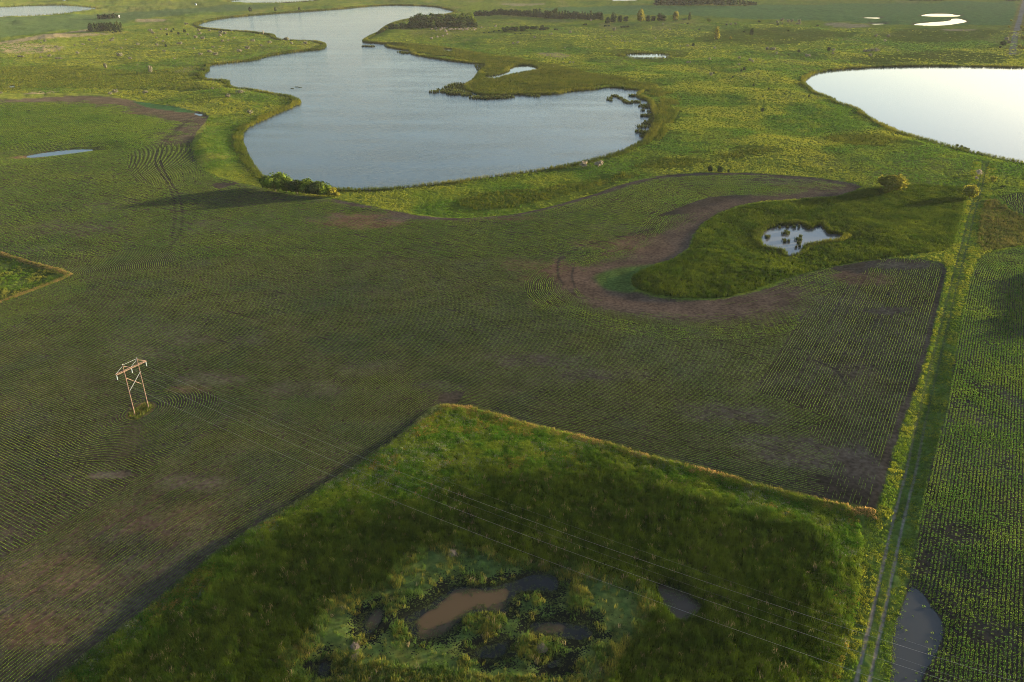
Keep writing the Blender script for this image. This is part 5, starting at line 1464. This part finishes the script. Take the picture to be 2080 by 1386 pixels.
# ------------------------------------------------------------------ heaps of dead reeds in the marsh (lodges)
def lodge(px, py, rad, h, label):
    r = np.random.default_rng(int(px))
    parts = []
    nu, nv = 12, 5
    th = np.linspace(0, 2 * np.pi, nu, endpoint=False); ph = np.linspace(0, np.pi / 2, nv)
    T, Pp = np.meshgrid(th, ph); j = 1 + (r.random(T.shape) - .5) * .3
    V = np.c_[(rad * j * np.cos(Pp) * np.cos(T)).ravel(), (rad * j * np.cos(Pp) * np.sin(T)).ravel(), (h * j * np.sin(Pp)).ravel()]
    ii = np.arange(nu * nv).reshape(nv, nu); jj = np.roll(ii, -1, 1)
    parts.append((V, np.stack([ii[:-1], jj[:-1], jj[1:], ii[1:]], -1).reshape(-1, 4)))
    for k in range(40):
        a = r.random() * 6.283; q = rad * r.random(); b = r.random() * 6.283
        c = np.array([q * math.cos(a), q * math.sin(a), h * math.sqrt(max(0, 1 - (q / rad) ** 2)) + .03])
        d = np.array([math.cos(b), math.sin(b), r.normal() * .25]) * .45
        parts.append(tube(c - d, c + d, .035, .02, 4))
    me = mesh_mixed('reed_heap', *join(parts))
    o = link('reed_heap', me, M['dead_reed'], None, label=label, category='reed heap')
    X, Y = gp(px, py); o.location = (X, Y, float(height_at(X, Y)[0]) - .05)
lodge(919, 1129, 1.0, .75, 'grey-brown heap of dead reeds in the marsh above the brown pool')
lodge(1101, 1320, 1.1, .7, 'grey-brown heap of dead reeds on the green islet right of the dark pool')
lodge(722, 1318, .9, .6, 'heap of dead reeds left of the yellow tussock, below the small left pool')
lodge(724, 1340, .8, .55, 'lower heap of dead reeds at the lower left of the marsh pools')

# ------------------------------------------------------------------ power line
t1 = np.array(gp(272, 853)); t2 = np.array(gp(301, 833))
LX = np.array([0.5075, 0.8617])           # along the crossarm
LW = np.array([0.8617, -0.5075])          # along the line
cen = (t1 + t2) / 2 + np.array([.2, .4])
PH = 16.6; ARM = 14.6; HALF = 2.25; REACH = 4.75
def w3(s, zz, f=0.0):
    p = LX * s + LW * f
    return (p[0], p[1], zz)
zb = float(height_at(*cen)[0])
tw = empty('power_pole', (cen[0], cen[1], zb), 0, label='wooden H-frame power pole with two legs in the left crop field', category='power pole')
def part(name, geo, mat, parent=tw):
    return link(name, mesh_mixed(name, *geo), M[mat], parent)
for s in (-HALF, HALF):
    part('leg', tube(w3(s, -.6), w3(s, PH), .15, .105, 10), 'pole_wood')
def beam(p0, p1, w, h):
    p0 = np.array(p0, float); p1 = np.array(p1, float); d = (p1 - p0) / np.linalg.norm(p1 - p0)
    a = np.cross([0, 0, 1], d); a /= np.linalg.norm(a); b = np.cross(d, a)
    V = [p + a * sx * w / 2 + b * sy * h / 2 for p in (p0, p1) for sx, sy in ((-1, -1), (1, -1), (1, 1), (-1, 1))]
    F = [(0, 1, 2, 3), (7, 6, 5, 4), (0, 4, 5, 1), (1, 5, 6, 2), (2, 6, 7, 3), (3, 7, 4, 0)]
    return np.array(V), np.array(F)
for f in (-.27, .27):
    part('crossarm', beam(w3(-REACH, ARM, f), w3(REACH, ARM, f), .09, .20), 'pole_wood')
part('brace', tube(w3(-HALF, 12.4, -.2), w3(HALF, 8.2, -.2), .10, .10, 6), 'pole_wood')
part('brace', tube(w3(HALF, 12.4, .2), w3(-HALF, 8.2, .2), .085, .085, 6), 'steel')
part('arm_brace', tube(w3(-HALF, PH - .5, .16), w3(-.1, ARM + .15, .16), .075, .075, 6), 'pole_wood')
part('arm_brace', tube(w3(HALF, PH - .5, .16), w3(REACH - .2, ARM + .15, .16), .075, .075, 6), 'pole_wood')
part('arm_brace', tube(w3(HALF, PH - .5, -.16), w3(.1, ARM + .15, -.16), .06, .06, 6), 'steel')
part('arm_brace', tube(w3(-HALF, PH - .5, -.16), w3(-REACH + .2, ARM + .15, -.16), .06, .06, 6), 'steel')
part('tie_bar', tube(w3(-HALF, PH - .15, 0), w3(HALF, PH - .15, 0), .045, .045, 6), 'steel')
INS = []
for s in (-REACH + .12, 0, REACH - .12):
    prts = [tube(w3(s, ARM - .1), w3(s, ARM - .3), .04, .04, 6)]
    for k in range(9):
        zt = ARM - .3 - .15 * k
        prts.append(tube(w3(s, zt), w3(s, zt - .10), .06, .14, 10))
    part('insulator', join(prts), 'porcelain')
    INS.append((cen + LX * s, zb + ARM - 1.7))
for s in (-HALF, HALF):
    part('pole_cap', tube(w3(s, PH), w3(s, PH + .12), .16, .10, 8), 'steel')
def wire(name, p, z0, z1, span, sag, rad, dirn, label):
    s = np.linspace(0, span, 60)
    zz = z0 + (z1 - z0) * s / span - sag * 4 * (s / span) * (1 - s / span)
    P = np.c_[p[0] + LW[0] * dirn * s, p[1] + LW[1] * dirn * s, zz]
    n = 6; th = np.arange(n) * 2 * np.pi / n
    side = np.array([-LW[1], LW[0], 0]); up = np.array([0, 0, 1.0])
    V = (P[:, None, :] + rad * (np.cos(th)[None, :, None] * side + np.sin(th)[None, :, None] * up)).reshape(-1, 3)
    ii = np.arange(60 * n).reshape(60, n); jj = np.roll(ii, -1, 1)
    F = np.stack([ii[:-1], jj[:-1], jj[1:], ii[1:]], -1).reshape(-1, 4)
    link(name, mesh_np(name, V, F, True), M['wire'], None, label=label, category='wire', group='wires of the power line')
for (p, zz), nm in zip(INS, ('lowest', 'middle', 'highest')):
    wire('power_wire', p, zz, zz + 1.8, 226, 4.6, .014, 1, f'{nm} of the three power wires crossing the foreground marsh')
    wire('power_wire', p, zz, zz + .5, 226, 4.6, .005, -1, f'thin wire from the H-frame pole out over the left picture edge, {nm} of three')
for s, nm in ((-HALF, 'left'), (HALF, 'right')):
    wire('shield_wire', cen + LX * s, zb + PH, zb + PH + 1, 226, 3.2, .006, 1, f'very thin top wire from the {nm} leg of the H-frame pole')

# ------------------------------------------------------------------ far buildings
def house(px, py, w, d, h, rz, label, roof='grey_roof', name='farm_building'):
    X, Y = gp(px, py); zz = float(height_at(X, Y)[0])
    o = empty(name, (X, Y, zz), rz, label=label, category='building')
    V, F = beam((-w / 2, 0, h / 2), (w / 2, 0, h / 2), d, h)
    link('wall', mesh_mixed('wall', V, F), M['white_wall'], o)
    r = h * .55; e = .3
    V = np.array([(-w / 2 - e, -d / 2 - e, h), (w / 2 + e, -d / 2 - e, h), (w / 2 + e, d / 2 + e, h), (-w / 2 - e, d / 2 + e, h), (-w / 2 - e, 0, h + r), (w / 2 + e, 0, h + r)]) + np.array([0, 0, .02])
    F = np.array([(0, 1, 5, 4), (2, 3, 4, 5), (0, 4, 3, 3), (1, 2, 5, 5), (3, 2, 1, 0)])
    link('roof', mesh_mixed('roof', V, F), M[roof], o)
    V, F = beam((-.6, -d / 2 - .03, 1.05), (.6, -d / 2 - .03, 1.05), .06, 2.1)
    link('door', mesh_mixed('door', V, F), M['steel'], o)
house(140, 2.2, 12, 8, 4, .3, 'grey-roofed farm building at the top left edge among dark trees')
house(152, 1.0, 10, 8, 4.5, -.4, 'second farm building at the top left edge, right of the first')
house(131, 3.6, 5, 4, 3, .1, 'small pale shed left of the farm buildings at the top left edge', 'steel', 'shed')
house(241, 38, 5, 4, 3.6, .5, 'small white shed at the right end of the small far tree clump', 'white_wall', 'shed')
house(398, 12.6, 2.8, 2.6, 2.2, .2, 'tiny white hut alone in the far green field', 'white_wall', 'hut')

# ------------------------------------------------------------------ haze
def haze_box():
    import bmesh
    me = mesh_mixed('haze', *beam((-26000, 4300, 62), (26000, 4300, 62), 9600, 128.4))
    bm = bmesh.new(); bm.from_mesh(me); bmesh.ops.recalc_face_normals(bm, faces=bm.faces)
    c = bm.calc_volume(signed=True)
    if c < 0:
        bmesh.ops.reverse_faces(bm, faces=bm.faces)
    bm.to_mesh(me); bm.free()
    m = bpy.data.materials.new('haze_air'); m.use_nodes = True
    t = m.node_tree; t.nodes.clear()
    out = t.nodes.new('ShaderNodeOutputMaterial')
    v = t.nodes.new('ShaderNodeVolumePrincipled')
    v.inputs['Color'].default_value = (0.92, 0.94, 0.97, 1)
    v.inputs['Density'].default_value = 0.000022
    v.inputs['Anisotropy'].default_value = 0.0
    t.links.new(v.outputs[0], out.inputs['Volume'])
    link('haze', me, m, kind='stuff')
haze_box()
